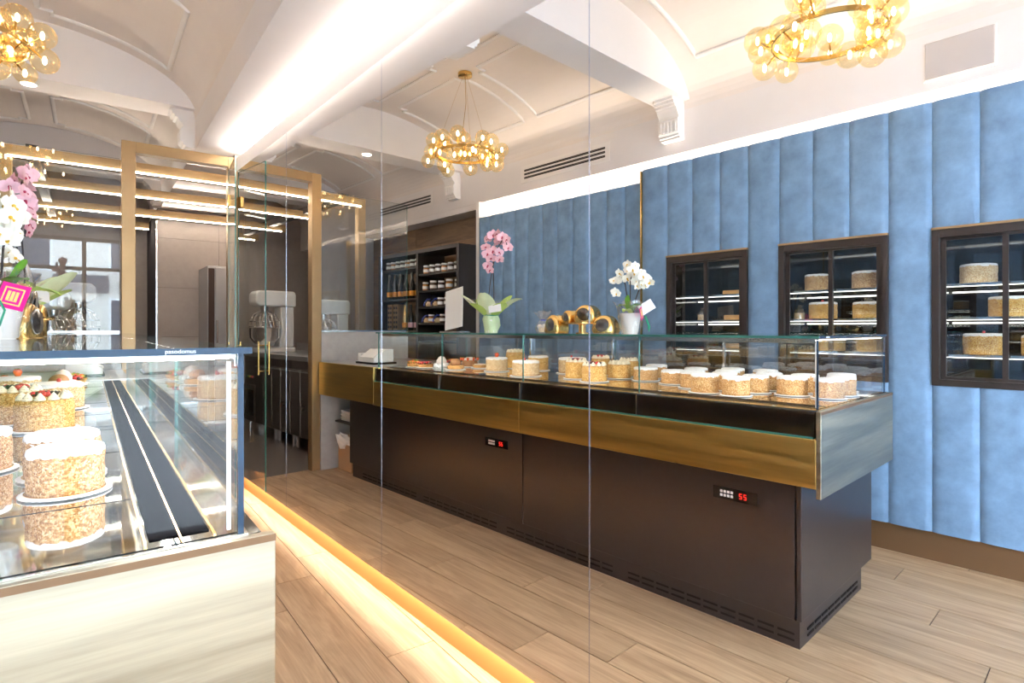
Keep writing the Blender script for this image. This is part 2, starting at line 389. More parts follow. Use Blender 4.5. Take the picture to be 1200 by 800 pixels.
for x0, x1 in ((-1.32, -.1), (-.04, 1.19)):
    for z0, z1 in ((.18, 2.3), (2.36, 2.80)): MB().box(x0, x1, Y0 - .055, Y0 - .047, z0, z1).build('pane', M['glass_clear'], wo)

# ---- vault
XC = (XW + XA) / 2; VA = (XA - XW) / 2; VB = .475; ZS = 2.99
def vz(t): return (XC + VA * math.cos(t), ZS + VB * math.sin(t))     # t 0..pi
b = MB(); NV = 40; ys = [Y0, Y1]
for k in range(NV):
    p, q = vz(math.pi * k / NV), vz(math.pi * (k + 1) / NV)
    b.add([(p[0], Y0, p[1]), (q[0], Y0, q[1]), (q[0], Y1, q[1]), (p[0], Y1, p[1]), (p[0], Y0, p[1] + .15), (q[0], Y0, q[1] + .15), (q[0], Y1, q[1] + .15), (p[0], Y1, p[1] + .15)], [(0, 1, 2, 3), (4, 7, 6, 5)])
ce = struct(b.build('ceiling', M['plaster_warm'], smooth=40))
struct(MB().box(-2.3, 2.2, Y0, Y1, 3.65, 3.75).build('ceiling_slab', M['plaster']))
# cross beams with corbels
ZB = 3.055
def corbel(parent, x, s, y):
    prof = [(0, 0), (.175, 0), (.175, -.02), (.160, -.022), (.158, -.042), (.142, -.044), (.140, -.062), (.122, -.066), (.112, -.09), (.088, -.118), (.078, -.135), (.092, -.14), (.100, -.155), (.098, -.25), (.082, -.262), (.082, -.275), (.066, -.279), (.066, -.292), (0, -.296)]
    cb = MB().prism([(x + s * a, ZB + c) for a, c in prof], y - .085, y + .085, 'y')
    o = cb.build('corbel', M['plaster_trim'], parent)
    for k in range(5):
        yy = y - .062 + k * .031; MB().box(x + s * .096, x + s * .108, yy - .009, yy + .009, ZB - .245, ZB - .16).build('flute', M['plaster_trim'], o, bevel=.003)
beams = [(-.34, -.06), (2.42, 2.69), (5.20, 5.50), (7.9, 8.2)]
for y0, y1 in beams:
    bo = struct(MB().box(XW, XA, y0, y1, ZB, 3.6).build('cross_beam', M['plaster']))
    corbel(bo, XW, 1, (y0 + y1) / 2); corbel(bo, XA, -1, (y0 + y1) / 2)
# moulded frames on the vault
def moulding(parent, t0, t1, y0, y1):
    # closed path in (t, y) with clipped inner corners
    s_ = 1 if t1 > t0 else -1; ct_ = .07 * s_; cyy = .055; pts = []
    arc = lambda ta, tb, y, n=14: [(ta + (tb - ta) * i / n, y) for i in range(n + 1)]
    pts += arc(t0, t1 - ct_, y0) + [(t1 - ct_, y0 + cyy), (t1, y0 + cyy), (t1, y1 - cyy), (t1 - ct_, y1 - cyy)] + arc(t1 - ct_, t0, y1)
    P = []; Nn = []
    for t, y in pts:
        x, z = vz(t); P.append(Vector((x, y, z))); Nn.append(-Vector((math.cos(t) / VA, 0, math.sin(t) / VB)).normalized())
    n = len(P); vs = []; fs = []
    for i in range(n):
        tg = (P[(i + 1) % n] - P[i - 1]).normalized(); sd = tg.cross(Nn[i]).normalized()
        for o_, h in ((-.017, -.006), (-.017, .007), (-.006, .016), (.008, .016), (.017, .006), (.017, -.006)): vs.append(P[i] + sd * o_ + Nn[i] * h)
    for i in range(n):
        j = (i + 1) % n
        for k in range(6): fs.append((i * 6 + k, i * 6 + (k + 1) % 6, j * 6 + (k + 1) % 6, j * 6 + k))
    MB().add(vs, fs).build('moulding', M['plaster_trim'], parent, smooth=50)
edges = [Y0 - .3] + [v for be in beams for v in be] + [Y1 + .2]
for i in range(0, len(edges), 2):
    ya, yb = edges[i], edges[i + 1]
    if yb - ya < 1.2: continue
    ym = (ya + yb) / 2
    for y0, y1 in ((ya + .16, ym - .09), (ym + .09, yb - .16)):
        moulding(ce, .62, math.pi / 2 - .10, y0, y1)
        moulding(ce, math.pi - .62, math.pi / 2 + .10, y0, y1)

# ---- velvet panelling on the left wall
XP = -1.37
pan = thing('velvet_wall_panelling', 'blue velvet wall panelling in padded vertical channels around the cake fridges', 'wall panel', (XP, 1, 0))
def vpanel(y0, y1, z0, z1, xf=XP, th=.07):
    ny, nz = 12, 3; vs = []; fs = []; o = Vector(pan.location)
    for j in range(ny + 1):
        u = j / ny; y = y0 + (y1 - y0) * u; e = abs(2 * u - 1); dx_ = .007 - .014 * e ** 6
        for k in range(2): vs.append(Vector((xf + dx_, y + (0.0008 if j == 0 else -.0008 if j == ny else 0), (z0 + .0015, z1 - .0015)[k])) - o)
    for j in range(ny): fs.append((j * 2, j * 2 + 2, j * 2 + 3, j * 2 + 1))
    m = len(vs); a, c = Vector((xf - th, y0, z0)) - o, Vector((xf - th, y1, z0)) - o
    vs += [a, c, Vector((xf - th, y1, z1)) - o, Vector((xf - th, y0, z1)) - o]
    fs += [tuple([m, m + 1] + [j * 2 for j in range(ny, -1, -1)]), tuple([m + 3, m + 2] + [j * 2 + 1 for j in range(ny, -1, -1)]), (m, m + 3, 1, 0), (m + 1, m + 2, ny * 2 + 1, ny * 2)]
    MB().add(vs, fs).build('panel', M['velvet'], pan, smooth=35)
ZT, ZL = 2.568, .163; FZ0, FZ1 = .985, 1.848
SEAMS = [2.788, 2.560, 2.351, 2.134, 1.927, 1.715, 1.507, 1.297, 1.090, .880, .671, .462, .255, .045, -.165, -.375, -.585, -.795, -1.005, -1.215, -1.425, -1.70]
FR = [(1.927, 2.560), (1.090, 1.715), (.255, .880)]
for a, c in zip(SEAMS[1:], SEAMS[:-1]):
    infr = any(f0 - .01 < (a + c) / 2 < f1 + .01 for f0, f1 in FR)
    if infr: vpanel(a, c, ZL, FZ0); vpanel(a, c, FZ1, ZT)
    else: vpanel(a, c, ZL, ZT)
yf = [2.80 + .19 * k for k in range(11)] + [4.88]
for a, c in zip(yf[:-1], yf[1:]): vpanel(a, c, ZL, 2.485, XP - .045)
o = Vector(pan.location)
MB(lambda x, y, z: Vector((x, y, z)) - o).box(XP - .06, XP + .008, 2.789, 2.799, ZL, ZT - .01).build('brass_edge_strip', M['gold'], pan)
MB(lambda x, y, z: Vector((x, y, z)) - o).box(XP - .12, XP - .072, 2.80, 4.88, ZL, 2.41).build('backing', M['black'], pan)
struct(MB().box(XP - .08, XP - .02, Y0, 4.88, 0, ZL).build('baseboard_left', M['baseboard']))
# ---- niche beyond the panelling: timber back, soffit
ni = struct(MB().box(-1.90, -1.72, 4.9, 7.6, 0, 2.64).build('wall_niche', M['floor_gap']))
for r in range(9):
    z0 = .2 + r * .27
    for k, (a, c) in enumerate(((4.9, 5.95), (5.95, 7.6)) if r % 2 else ((4.9, 6.5), (6.5, 7.6))):
        link('plank', MB().box(0, .02, 0, c - a - .003, 0, .267).mesh('plank', M['wall_wood']), ni, (-1.72, a, z0))
struct(MB().box(-1.9, XW, 4.93, Y1, 2.60, 2.664).build('ceiling_niche', M['plaster']))
struct(MB().box(-1.9, -1.42, 4.885, 4.93, 0, 2.664).build('wall_niche_end', M['plaster_trim']))
struct(MB().box(-1.9, -.9, 7.6, 7.75, 0, 3.1).build('wall_niche_far', M['tile']))

# ================================================================== DISPLAY COUNTER
FXc, BXc, NY, FY = .23, -.745, .933, 5.19
VY0, VY1 = .946, 4.205
ct = thing('display_counter', 'long refrigerated pastry counter with glass case, brass band and black base', 'display counter', (-.25, 3.0, 0))
O = Vector(ct.location)
def cm(): return MB(lambda x, y, z: Vector((x, y, z)) - O)
# body: black panels, gap between units
for y0, y1 in ((1.040, 2.640), (2.646, 4.840)):
    cm().box(.055, .105, y0 + .022 if y0 < 2 else y0, y1, .115, .70).build('front_panel', M['dark_front'], ct, bevel=.003)
cm().box(-.62, .05, 1.05, 4.84, .02, .69).build('carcass', M['black'], ct)
cm().box(-.835, .105, 1.036, 1.056, .115, .70).build('end_panel', M['dark_front'], ct, bevel=.003)
kb = cm().box(-.70, .095, 1.046, 4.80, 0, .112).build('kick_plate', M['dark_front'], ct)
sl = MB()
sm = MB().box(-.0025, .002, -.034, .034, -.0045, .0045).mesh('vent_slot', M['black']); sme = MB().box(-.034, .034, -.0025, .002, -.0045, .0045).mesh('vent_slot', M['black'])
y = 1.10
k = 0
while y < 4.75:
    if k % 11 != 10:
        for z in (.030, .056): link('vent_slot', sm, kb, Vector((.0955, y, z)) - O)
    y += .083; k += 1
for k in range(8):
    for z in (.030, .056): link('vent_slot', sme, kb, Vector((-.60 + k * .083, 1.045, z)) - O)
# brass band: front (two lengths, far high piece), end
cm().box(.20, FXc, NY + .006, 2.547, .695, .882).build('brass_front', M['brass'], ct, bevel=.002)
cm().box(.20, FXc, 2.549, 4.208, .695, .882).build('brass_front', M['brass'], ct, bevel=.002)
cm().box(.20, FXc, 4.209, FY, .700, .995).build('brass_front', M['brass'], ct, bevel=.002)
cm().box(BXc, FXc, NY - .012, NY + .006, .66, .988).build('brass_end', M['brass_end'], ct, bevel=.002)
cm().box(BXc, .20, NY + .006, FY, .695, .715).build('bottom_tray', M['black'], ct)
cm().box(BXc, .20, 4.215, FY, .965, .995).build('till_worktop', M['steel'], ct, bevel=.002)
cm().box(BXc, BXc + .02, NY + .006, FY, .66, .965).build('back_panel', M['brass'], ct)
cm().box(BXc, FXc, NY - .0128, NY - .0122, .9765, .9872).build('copper_edge', M['baseboard'], ct)
# black glossy trough below the glass
cm().prism([(.195, .885), (.222, .885), (.215, .985), (.195, .985)], VY0 + .004, VY1, 'y').build('black_band', M['black_gloss'], ct)
cm().box(.186, .228, VY0 + .004, VY1, .8825, .8905).build('glass_ledge', M['glass_edge'], ct)
for y in (1.753, 2.557, 3.355): cm().box(.2225, .2245, y - .012, y - .006, .89, .983).build('band_joint', M['chrome'], ct)
# deck with slots
dk = cm().box(BXc + .02, .195, NY + .006, VY1 + .005, .975, .990).build('deck', M['deck'], ct)
for x in (.070,): cm().box(x, x + .078, .985, 4.16, .9895, .992).build('air_slot', M['slot'], dk)
cm().box(.107, .110, .96, 4.2, .9918, .9932).build('deck_trim', M['gold'], dk); cm().box(.062, .066, .96, 4.2, .9895, .9925).build('deck_trim', M['gold'], dk); cm().box(.150, .154, .96, 4.2, .9895, .9925).build('deck_trim', M['gold'], dk)
for y in (1.25, 1.753, 2.157, 2.557, 2.957, 3.355, 3.78): cm().box(-.71, .060, y - .0015, y + .0015, .9898, .9905).build('deck_seam', M['slot'], dk)
# glass case
ZG0, ZG1 = .990, 1.262
edge = [M['glass'], M['glass_edge']]
ym = [VY0, 1.753, 2.557, 3.355, VY1]
for a, c in zip(ym[:-1], ym[1:]):
    cm().box(.182, .190, a + .0015, c - .0015, ZG0 - .004, ZG1, mis=[1, 1, 2, 1, 0, 0]).build('front_glass', edge + [M['glass_edge_blue']], ct)
cm().box(BXc + .03, .1815, VY0, VY0 + .008, ZG0, ZG1, mis=[1, 1, 0, 0, 1, 1]).build('end_glass', [M['glass_end'], M['glass_edge_blue']], ct)
cm().box(BXc + .03, .1815, VY1 - .008, VY1, ZG0, ZG1, mis=[1, 1, 0, 0, 1, 1]).build('end_glass', edge, ct)
for a, c, dx_ in ((VY0 + .01, 2.62, 0), (2.55, VY1 - .01, .012)):
    cm().box(BXc + .035 + dx_, BXc + .041 + dx_, a, c, ZG0, ZG1 - .004, mis=[1, 1, 1, 1, 0, 0]).build('sliding_glass', [M['glass_rear'], M['glass_edge']], ct)
top = cm().box(BXc + .03, .200, VY0 - .008, VY1 + .02, ZG1, ZG1 + .010, mis=[0, 0, 1, 1, 2, 2]).build('top_glass', [M['glass_top'], M['glass_edge_blue'], M['glass_edge']], ct)
# LED profiles under the top and at the near corner
for x0, x1, y0, y1 in ((.155, .178, .975, 4.18), (-.70, .155, .957, .972)):
    lp = cm().box(x0, x1, y0, y1, 1.2555, 1.2610).build('light_profile', M['chrome'], ct)
    cm().box(x0 + .003, x1 - .003, y0 + .003, y1 - .003, 1.2540, 1.2554).build('light_strip', M['led_case'], lp)
cm().box(.1785, .1805, .957, 4.18, 1.243, 1.2605).build('strip_shield', M['chrome'], ct)  # added lip, hides the glowing strip from the mirror side
cm().box(.168, .1735, .9555, .961, .995, 1.25).build('corner_profile', M['white'], ct)
# metal posts behind
for y in (1.753, 2.557, 3.355): cm().box(BXc + .06, BXc + .075, y - .006, y + .006, ZG0, ZG1 - .004).build('post', M['chrome'], ct)
# far support and shelf opening under the till
cm().box(-.70, .02, 4.86, 4.88, .0, .69).build('carcass_side', M['black'], ct)
cm().box(-.70, .08, 4.88, 5.17, .435, .450).build('shelf_board', M['shelf_dark'], ct); cm().box(-.70, -.66, 4.88, 5.17, 0, .69).build('opening_back', M['black'], ct)
# controllers
for y0, y1 in ((2.775, 2.990), (1.213, 1.413)):
    cp = cm().box(.105, .1085, y0, y1, .545, .598).build('controller', M['black_gloss'], ct, bevel=.001)
    cm().box(.1085, .1092, y0 + .035, y0 + .088, .556, .588).build('display', M['black_gloss'], cp)
    for kx in range(4):
        for kz in range(2): cm().box(.1085, .110, y1 - .045 - kx * .016, y1 - .034 - kx * .016, .557 + kz * .017, .568 + kz * .017).build('button', M['white'], cp)
    for kx in range(2):   # seven-segment digits
        yy = y0 + .079 - kx * .020
        for (dy0, dy1, dz0, dz1) in ((0, .012, 0, .0025), (0, .012, .0105, .013), (0, .012, .021, .0235), (0, .0025, .0105, .0235), (.0095, .012, 0, .013)):
            cm().box(.1092, .1096, yy - dy1, yy - dy0, .560 + dz0, .560 + dz1).build('digit_segment', M['red_led'], cp)
# lettering on the edge of the glass top
tcv = bpy.data.curves.new('lettering', 'FONT'); tcv.body = 'pasodomus'; tcv.size = .0085; tcv.extrude = .0002; tcv.align_x = 'CENTER'
to = bpy.data.objects.new('lettering', tcv); COL.objects.link(to); dg = bpy.context.evaluated_depsgraph_get()
tme = bpy.data.meshes.new_from_object(to.evaluated_get(dg)); bpy.data.objects.remove(to)
tme.materials.clear(); tme.materials.append(M['white'])
link('lettering', tme, top, Vector((.105, VY0 - .0083, ZG1 + .0028)) - O, (R_(90), 0, 0))

# ================================================================== CAKES
def rough_body(r, h, seed, n=56, rows=9, amp=.0022, round_=.012):
    prof = [(r * .0, 0), (r * .97, 0)] + [(r, .004 + (h - round_ - .004) * i / rows) for i in range(rows + 1)] + [(r - round_ * .3, h - round_ * .35), (r - round_, h), (r * .6, h + .001), (0.001, h + .002)]
    b = MB(); vs = []; fs = []
    for i, (rr, z) in enumerate(prof):
        for k in range(n):
            a = 2 * math.pi * k / n; p = Vector((rr * math.cos(a), rr * math.sin(a), z))
            d = noise.noise(p * 150 + Vector((seed * 7, seed, 3))) * amp * 1.6 + noise.noise(p * 34 + Vector((seed, 5, 1))) * amp
            if rr > r * .5 and z > .001: p += Vector((math.cos(a), math.sin(a), 0)) * d
            if z > h - round_ * .5: p.z += d * .8
            vs.append(p)
    for i in range(len(prof) - 1):
        for k in range(n): k2 = (k + 1) % n; fs.append((i * n + k, i * n + k2, (i + 1) * n + k2, (i + 1) * n + k))
    return b.add(vs, fs)
def sugar_cap(r, h, seed, n=56):
    prof = [(r * 1.002, h - .013), (r * 1.008, h - .007), (r * .985, h - .001), (r - .010, h + .003), (r * .6, h + .004), (.001, h + .005)]
    vs = []; fs = []
    for i, (rr, z) in enumerate(prof):
        for k in range(n):
            a = 2 * math.pi * k / n; p = Vector((rr * math.cos(a), rr * math.sin(a), z))
            if i == 0: p.z += noise.noise(Vector((math.cos(a) * 3, math.sin(a) * 3, seed))) * .006 + noise.noise(Vector((math.cos(a) * 14, math.sin(a) * 14, seed))) * .007
            else: p.z += noise.noise(p * 60 + Vector((seed, 0, 0))) * .0015
            vs.append(p)
    for i in range(len(prof) - 1):
        for k in range(n): k2 = (k + 1) % n; fs.append((i * n + k, i * n + k2, (i + 1) * n + k2, (i + 1) * n + k))
    return MB().add(vs, fs)
def doily_mesh(r):
    n = 144; prof = [(.001, .0038), (r * .84, .0038), (r * .90, .0042), (r * .985, .0022), (r, .0003), (.001, .0002)]
    return MB().lathe(prof, n, cap=False, wob=lambda a, z: 1 + .018 * math.cos(36 * a)).mesh('paper_doily', M['white'], smooth=30)
MESH = {}
def cached(key, fn):
    if key not in MESH: MESH[key] = fn()
    return MESH[key]
def berry_mesh(): return cached('berry', lambda: MB().sphere((0, 0, 0), .008, 10, 6, (1, 1, 1.1)).mesh('berry', M['red'], smooth=60))
def dberry_mesh(): return cached('dberry', lambda: MB().sphere((0, 0, 0), .007, 10, 6).mesh('berry', M['darkberry'], smooth=60))
def straw_mesh():
    def f():
        b = MB(); b.lathe([(.001, -.012), (.006, -.009), (.010, 0), (.011, .006), (.007, .012), (.001, .013)], 12)
        for k in range(5):
            a = k * 1.256; b.add([(0, 0, .012), (.005 * math.cos(a - .5), .005 * math.sin(a - .5), .014), (.012 * math.cos(a), .012 * math.sin(a), .016), (.005 * math.cos(a + .5), .005 * math.sin(a + .5), .0135), (0, 0, .0145)], [(0, 1, 2, 3), (4, 3, 2, 1)], 1)
        return b.mesh('strawberry', [M['orange_red'], M['green']], smooth=50)
    return cached('straw', f)
def swirl_mesh():
    def f():
        b = MB(); b.lathe([(.013, 0), (.0145, .004), (.011, .008), (.012, .010), (.007, .015), (.0075, .016), (.001, .023)], 14, wob=lambda a, z: 1 + .09 * math.cos(7 * a + z * 300))
        return b.mesh('cream_swirl', M['cream'], smooth=50)
    return cached('swirl', f)
def chip_mesh(): return cached('chip', lambda: MB().box(-.007, .007, -.0025, .0025, -.001, .001).mesh('chocolate_shaving', M['choc']))
ZD = .9925   # deck surface the doilies stand on
def cake(kind, loc, d, h, label, group=None, rz=0, parent_tag='cake', coat='crumb', nodoily=False, name='cake'):
    t = thing(name, label, 'cake', loc, rz, group)
    r = d / 2; seed = cake.n % 4; cake.n += 1
    z0 = .0050
    if not nodoily: link('paper_doily', cached(('doily', round(r, 4)), lambda: doily_mesh(r * 1.19)), t)
    link('cake_board', cached(('board', round(r, 4)), lambda: MB().lathe([(r * 1.05, .0041), (r * 1.05, .0050)], 40).mesh('cake_board', M['gold'])), t)
    bd = link('crumb_coat', cached(('body', coat, round(r, 4), round(h, 4), seed), lambda: rough_body(r, h, seed).mesh('crumb_coat', M[coat], smooth=60)), t, (0, 0, z0))
    rnd = random.Random(cake.n)
    if kind in ('sugar', 'straw', 'oneberry'):
        link('icing_sugar', cached(('cap', round(r, 4), round(h, 4), seed), lambda: sugar_cap(r, h, seed).mesh('icing_sugar', M['sugar'], smooth=60)), t, (0, 0, z0))
    zt = z0 + h + .003
    if kind == 'straw': link('strawberry', straw_mesh(), t, (.0, .0, zt + .013)).scale = (1.5, 1.5, 1.5)
    if kind == 'oneberry': link('berry', berry_mesh(), t, (.01, .0, zt + .008))
    if kind in ('berries', 'dark', 'redtop', 'creamtop'):
        nsw = 11
        for k in range(nsw):
            a = 2 * math.pi * k / nsw; link('cream_swirl', swirl_mesh(), t, ((r - .016) * math.cos(a), (r - .016) * math.sin(a), zt - .003))
        if kind == 'creamtop':
            for k in range(6): a = 2 * math.pi * k / 6; link('cream_swirl', swirl_mesh(), t, (r * .45 * math.cos(a), r * .45 * math.sin(a), zt))
            link('cream_swirl', swirl_mesh(), t, (0, 0, zt))
        if kind in ('berries', 'redtop'):
            for k in range(14):
                a = rnd.random() * 6.28; rr = (r - .034) * math.sqrt(rnd.random()); link('berry', berry_mesh() if kind == 'redtop' or k % 2 else dberry_mesh(), t, (rr * math.cos(a), rr * math.sin(a), zt + .007 + .008 * (1 - rr / r)))
        if kind in ('dark', 'berries'):
            for k in range(16):
                a = rnd.random() * 6.28; rr = (r - .02) * math.sqrt(rnd.random()); c = link('chocolate_shaving', chip_mesh(), t, (rr * math.cos(a), rr * math.sin(a), zt + .010 + .004 * rnd.random())); c.rotation_euler = (rnd.random(), rnd.random(), rnd.random() * 6)
    return t
cake.n = 0
SG = 'sugar-dusted crumb cakes in the counter'
ORD = ['first', 'second', 'third', 'fourth', 'fifth', 'sixth', 'seventh', 'eighth']
rows = [('line beside the front glass', [(-.035, 1.375, .120, .080), (-.045, 1.535, .128, .084)]),
    ('second line behind the front glass', [(-.235, 1.045, .122, .080), (-.245, 1.205, .13, .080), (-.225, 1.367, .12, .078), (-.225, 1.525, .122, .082), (-.20, 1.685, .125, .082)]),
    ('third line behind the front glass', [(-.40, 1.045, .122, .082), (-.41, 1.207, .125, .080), (-.40, 1.375, .125, .080), (-.41, 1.60, .125, .08), (-.33, 1.875, .138, .070), (-.39, 2.10, .140, .072)]),
    ('back line by the sliding glass', [(-.585, 1.10, .125, .08), (-.58, 1.47, .125, .08), (-.595, 1.66, .125, .078), (-.52, 1.845, .13, .075), (-.60, 2.16, .132, .075)])]
for ri, (rl, rw) in enumerate(rows):
    for k, (x, y, d, h) in enumerate(rw):
        cake('sugar', (x, y, ZD), d, h, 'sugar-dusted crumb cake, %s from the brass end, %s' % (ORD[k], rl), SG, rz=k * 1.3 + ri)
cake('berries', (-.11, 2.265, ZD), .145, .088, 'tall crumb cake topped with cream, red berries and dark chocolate, in the glass counter', coat='crumb_gold')
cake('berries', (-.19, 2.47, ZD), .135, .098, 'taller crumb cake with cream rim and heaped berries beside the berry and chocolate cake', coat='crumb_gold')
cake('creamtop', (-.40, 2.30, ZD), .142, .082, 'crumb cake wholly covered in pale piped cream swirls, in the glass counter', coat='crumb_gold')
cake('dark', (-.585, 2.36, ZD), .125, .094, 'crumb cake topped with dark chocolate shavings, behind the piped cream cake', coat='crumb_gold')
cake('redtop', (-.52, 2.54, ZD), .125, .105, 'tall crumb cake heaped with bright red berries, in the glass counter', coat='crumb_gold')
cake('oneberry', (-.50, 2.77, ZD), .19, .10, 'large white sugared cake with one raspberry, at the back of the glass counter', coat='crumb_pale')
cake('oneberry', (-.105, 2.83, ZD), .178, .092, 'large pale crumb cake with one small berry, near the front glass of the counter', coat='crumb_pale')
cake('sugar', (-.53, 3.13, ZD), .148, .10, 'tall crumb cake with plain sugared top behind the strawberry cake', coat='crumb_gold')
cake('straw', (-.25, 3.28, ZD), .158, .092, 'sugar-dusted crumb cake crowned with a single strawberry', coat='crumb_pale')
cake('creamtop', (-.57, 3.42, ZD), .146, .12, 'tallest crumb cake, cream piped on top, behind the strawberry cake', coat='crumb_gold')

def tart(kind, loc, d, label):
    t = thing('tart', label, 'tart' if kind in ('straw', 'mixed', 'custard') else 'pastry', loc, 0)
    r = d / 2; rnd = random.Random(int(d * 1e4) + len(kind))
    link('paper_doily', doily_mesh(r * 1.15), t)
    if kind in ('straw', 'mixed', 'custard'):
        MB().lathe([(r * .82, .003), (r * .98, .026), (r * .90, .027), (r * .86, .020), (.001, .020)], 36, wob=lambda a, z: 1 + (.03 * math.cos(24 * a) if z > .01 else 0)).build('pastry_shell', M['pastry'], t, smooth=40)
        if kind == 'custard':
            MB().lathe([(r * .86, .02), (r * .7, .032), (.001, .036)], 30).build('custard_filling', M['cream'], t, smooth=40)
        else:
            for k in range(20):
                a = k * 2.4; rr = r * .78 * math.sqrt(k / 20)
                me = straw_mesh() if kind == 'straw' else (berry_mesh() if k % 3 else dberry_mesh())
                o = link('strawberry' if kind == 'straw' else 'berry', me, t, (rr * math.cos(a), rr * math.sin(a), .034 + .012 * (1 - rr / r))); o.rotation_euler = (rnd.random() * 2, rnd.random() * 2, 0)
                if kind == 'mixed': o.scale = (1.3,) * 3
    if kind == 'meringue':
        for k in range(9):
            a = 2 * math.pi * k / 9; MB().sphere((r * .74 * math.cos(a), r * .74 * math.sin(a), .0235), .019, 12, 7).build('meringue_ball', M['white'], t, smooth=60)
        MB().lathe([(r * .72, .01), (r * .76, .03), (r * .6, .055), (r * .64, .06), (r * .4, .085), (.001, .098)], 24, wob=lambda a, z: 1 + .08 * math.cos(6 * a + z * 120)).build('meringue_peak', M['meringue'], t, smooth=50)
    if kind == 'choux':
        MB().lathe([(r * .85, .003), (r * .95, .016), (r * .88, .03), (.001, .034)], 30, wob=lambda a, z: 1 + .05 * math.cos(9 * a)).build('pastry_base', M['pastry'], t, smooth=50)
        MB().sphere((0, 0, .05), r * .62, 20, 10, (1, 1, .8)).build('choux_bun', M['choux'], t, smooth=60)
    if kind == 'dome':
        MB().lathe([(r * .9, .003), (r * .98, .02), (r * .9, .045), (r * .65, .065), (r * .3, .075), (.001, .077)], 30).build('sponge_dome', M['choux'], t, smooth=60)
        MB().lathe([(r * .80, .054), (r * .66, .0665), (r * .3, .077), (.001, .079)], 30, cap=False).build('icing_sugar', M['sugar'], t, smooth=60)
        for k in range(9): a = k * .7; link('strawberry', straw_mesh(), t, (r * 1.02 * math.cos(a), r * 1.02 * math.sin(a), .062))
    return t
tart('straw', (-.07, 4.08, ZD), .125, 'round tart heaped with red strawberries, beside the mixed berry tart')
tart('mixed', (-.08, 3.935, ZD), .13, 'round tart heaped with dark and red mixed berries')
tart('meringue', (-.11, 3.765, ZD), .12, 'peaked beige meringue dessert ringed with white balls')
tart('choux', (-.12, 3.60, ZD), .135, 'golden pastry round with a brown choux bun on top')
tart('custard', (-.36, 3.60, ZD), .125, 'flat custard tart with golden crust near the strawberry cake')
tart('dome', (-.40, 3.78, ZD), .135, 'sugar-dusted brown sponge dome edged with strawberries')
tart('straw', (-.42, 4.03, ZD), .120, 'strawberry tart at the back of the counter behind the mixed berry tart')
tart('mixed', (-.30, 3.91, ZD), .110, 'smaller mixed berry tart between the sponge dome and the strawberry tart')

# ================================================================== THINGS ON THE GLASS TOP
ZTOP = ZG1 + .010
def petal_flower(sz, mi_pet=0):
    b = MB()
    def pet(ang, ln, wd, lift, mi=0):
        n = 6; vs = [(0, 0, 0)]; fs = []
        for i in range(n + 1):
            t = i / n; wv = wd * math.sin(math.pi * min(1, t * .92 + .08)) ** .7
            for s in (-1, 1):
                x = ln * t; y = s * wv / 2
                vs.append((x * math.cos(ang) - y * math.sin(ang), x * math.sin(ang) + y * math.cos(ang), lift * math.sin(t * 2.2) + .0012 * (1 + mi)))
        for i in range(n): fs.append((1 + 2 * i, 2 + 2 * i, 4 + 2 * i, 3 + 2 * i))
        b.add(vs, fs, mi)
    for k in range(3): pet(math.pi / 2 + k * 2.094, sz, sz * .72, sz * .12)
    for k in (-1, 1): pet(math.pi / 2 + k * 1.35, sz * 1.08, sz * 1.05, sz * .22)
    b.sphere((0, 0, sz * .16), sz * .16, 8, 6, mi=1); pet(-math.pi / 2, sz * .45, sz * .3, sz * .4, 1)
    return b
def orchid_flowers(t, spots, meshes, rnd, face):
    for k, (x, y, z, s) in enumerate(spots):
        o = link('flower', meshes[k % len(meshes)], t, (x, y, z))
        v = Vector((face[0] + rnd.uniform(-.7, .7), face[1] + rnd.uniform(-.7, .7), rnd.uniform(-.3, .35)))
        o.rotation_euler = v.to_track_quat('Z', 'Y').to_euler(); o.scale = (s,) * 3
def leaf(t, pts, wd, m, name='leaf'):
    P = [Vector(p) for p in pts]; n = 12; vs = []; fs = []
    for i in range(n + 1):
        u = i / n; p = P[0].lerp(P[1], u).lerp(P[1].lerp(P[2], u), u); tg = ((P[1] - P[0]).lerp(P[2] - P[1], u)).normalized()
        sd = tg.cross(Vector((0, 0, 1))).normalized() if abs(tg.z) < .98 else Vector((1, 0, 0)); nn = sd.cross(tg)
        w_ = wd * math.sin(math.pi * (u * .9 + .07)) ** .6
        vs += [p - sd * w_ / 2 + nn * w_ * .15, p, p + sd * w_ / 2 + nn * w_ * .15]
    for i in range(n): fs += [(3 * i, 3 * i + 1, 3 * i + 4, 3 * i + 3), (3 * i + 1, 3 * i + 2, 3 * i + 5, 3 * i + 4)]
    b = MB().add(vs, fs); b.add([v + Vector((0, 0, .0015)) for v in vs], [f[::-1] for f in fs]); return b.build(name, m, t, smooth=60)
def crumple(prof, n, seed, amp, skirt=0):
    b = MB(); vs = []; fs = []
    for i, (r, z) in enumerate(prof):
        for k in range(n):
            a = 2 * math.pi * k / n; q = noise.noise(Vector((math.cos(a) * 2.2, math.sin(a) * 2.2, z * 18 + seed))) * amp + noise.noise(Vector((math.cos(a) * 7, math.sin(a) * 7, z * 40 + seed))) * amp * .5
            e = 1 + (skirt * math.cos(5 * a + seed) if i == len(prof) - 1 else 0)
            vs.append(((r + q) * e * math.cos(a), (r + q) * e * math.sin(a), z + (q * 1.4 if i == len(prof) - 1 else 0)))
    for i in range(len(prof) - 1):
        for k in range(n): k2 = (k + 1) % n; fs.append((i * n + k, i * n + k2, (i + 1) * n + k2, (i + 1) * n + k))
    return b.add(vs, fs)
FM = {}
for nm, pm_, hm in (('pink', 'petal_pink', 'heart_dark'), ('white', 'petal_white', 'flower_heart')):
    FM[nm] = petal_flower(.030).mesh('flower', [M[pm_], M[hm]], smooth=60)
rnd = random.Random(4)
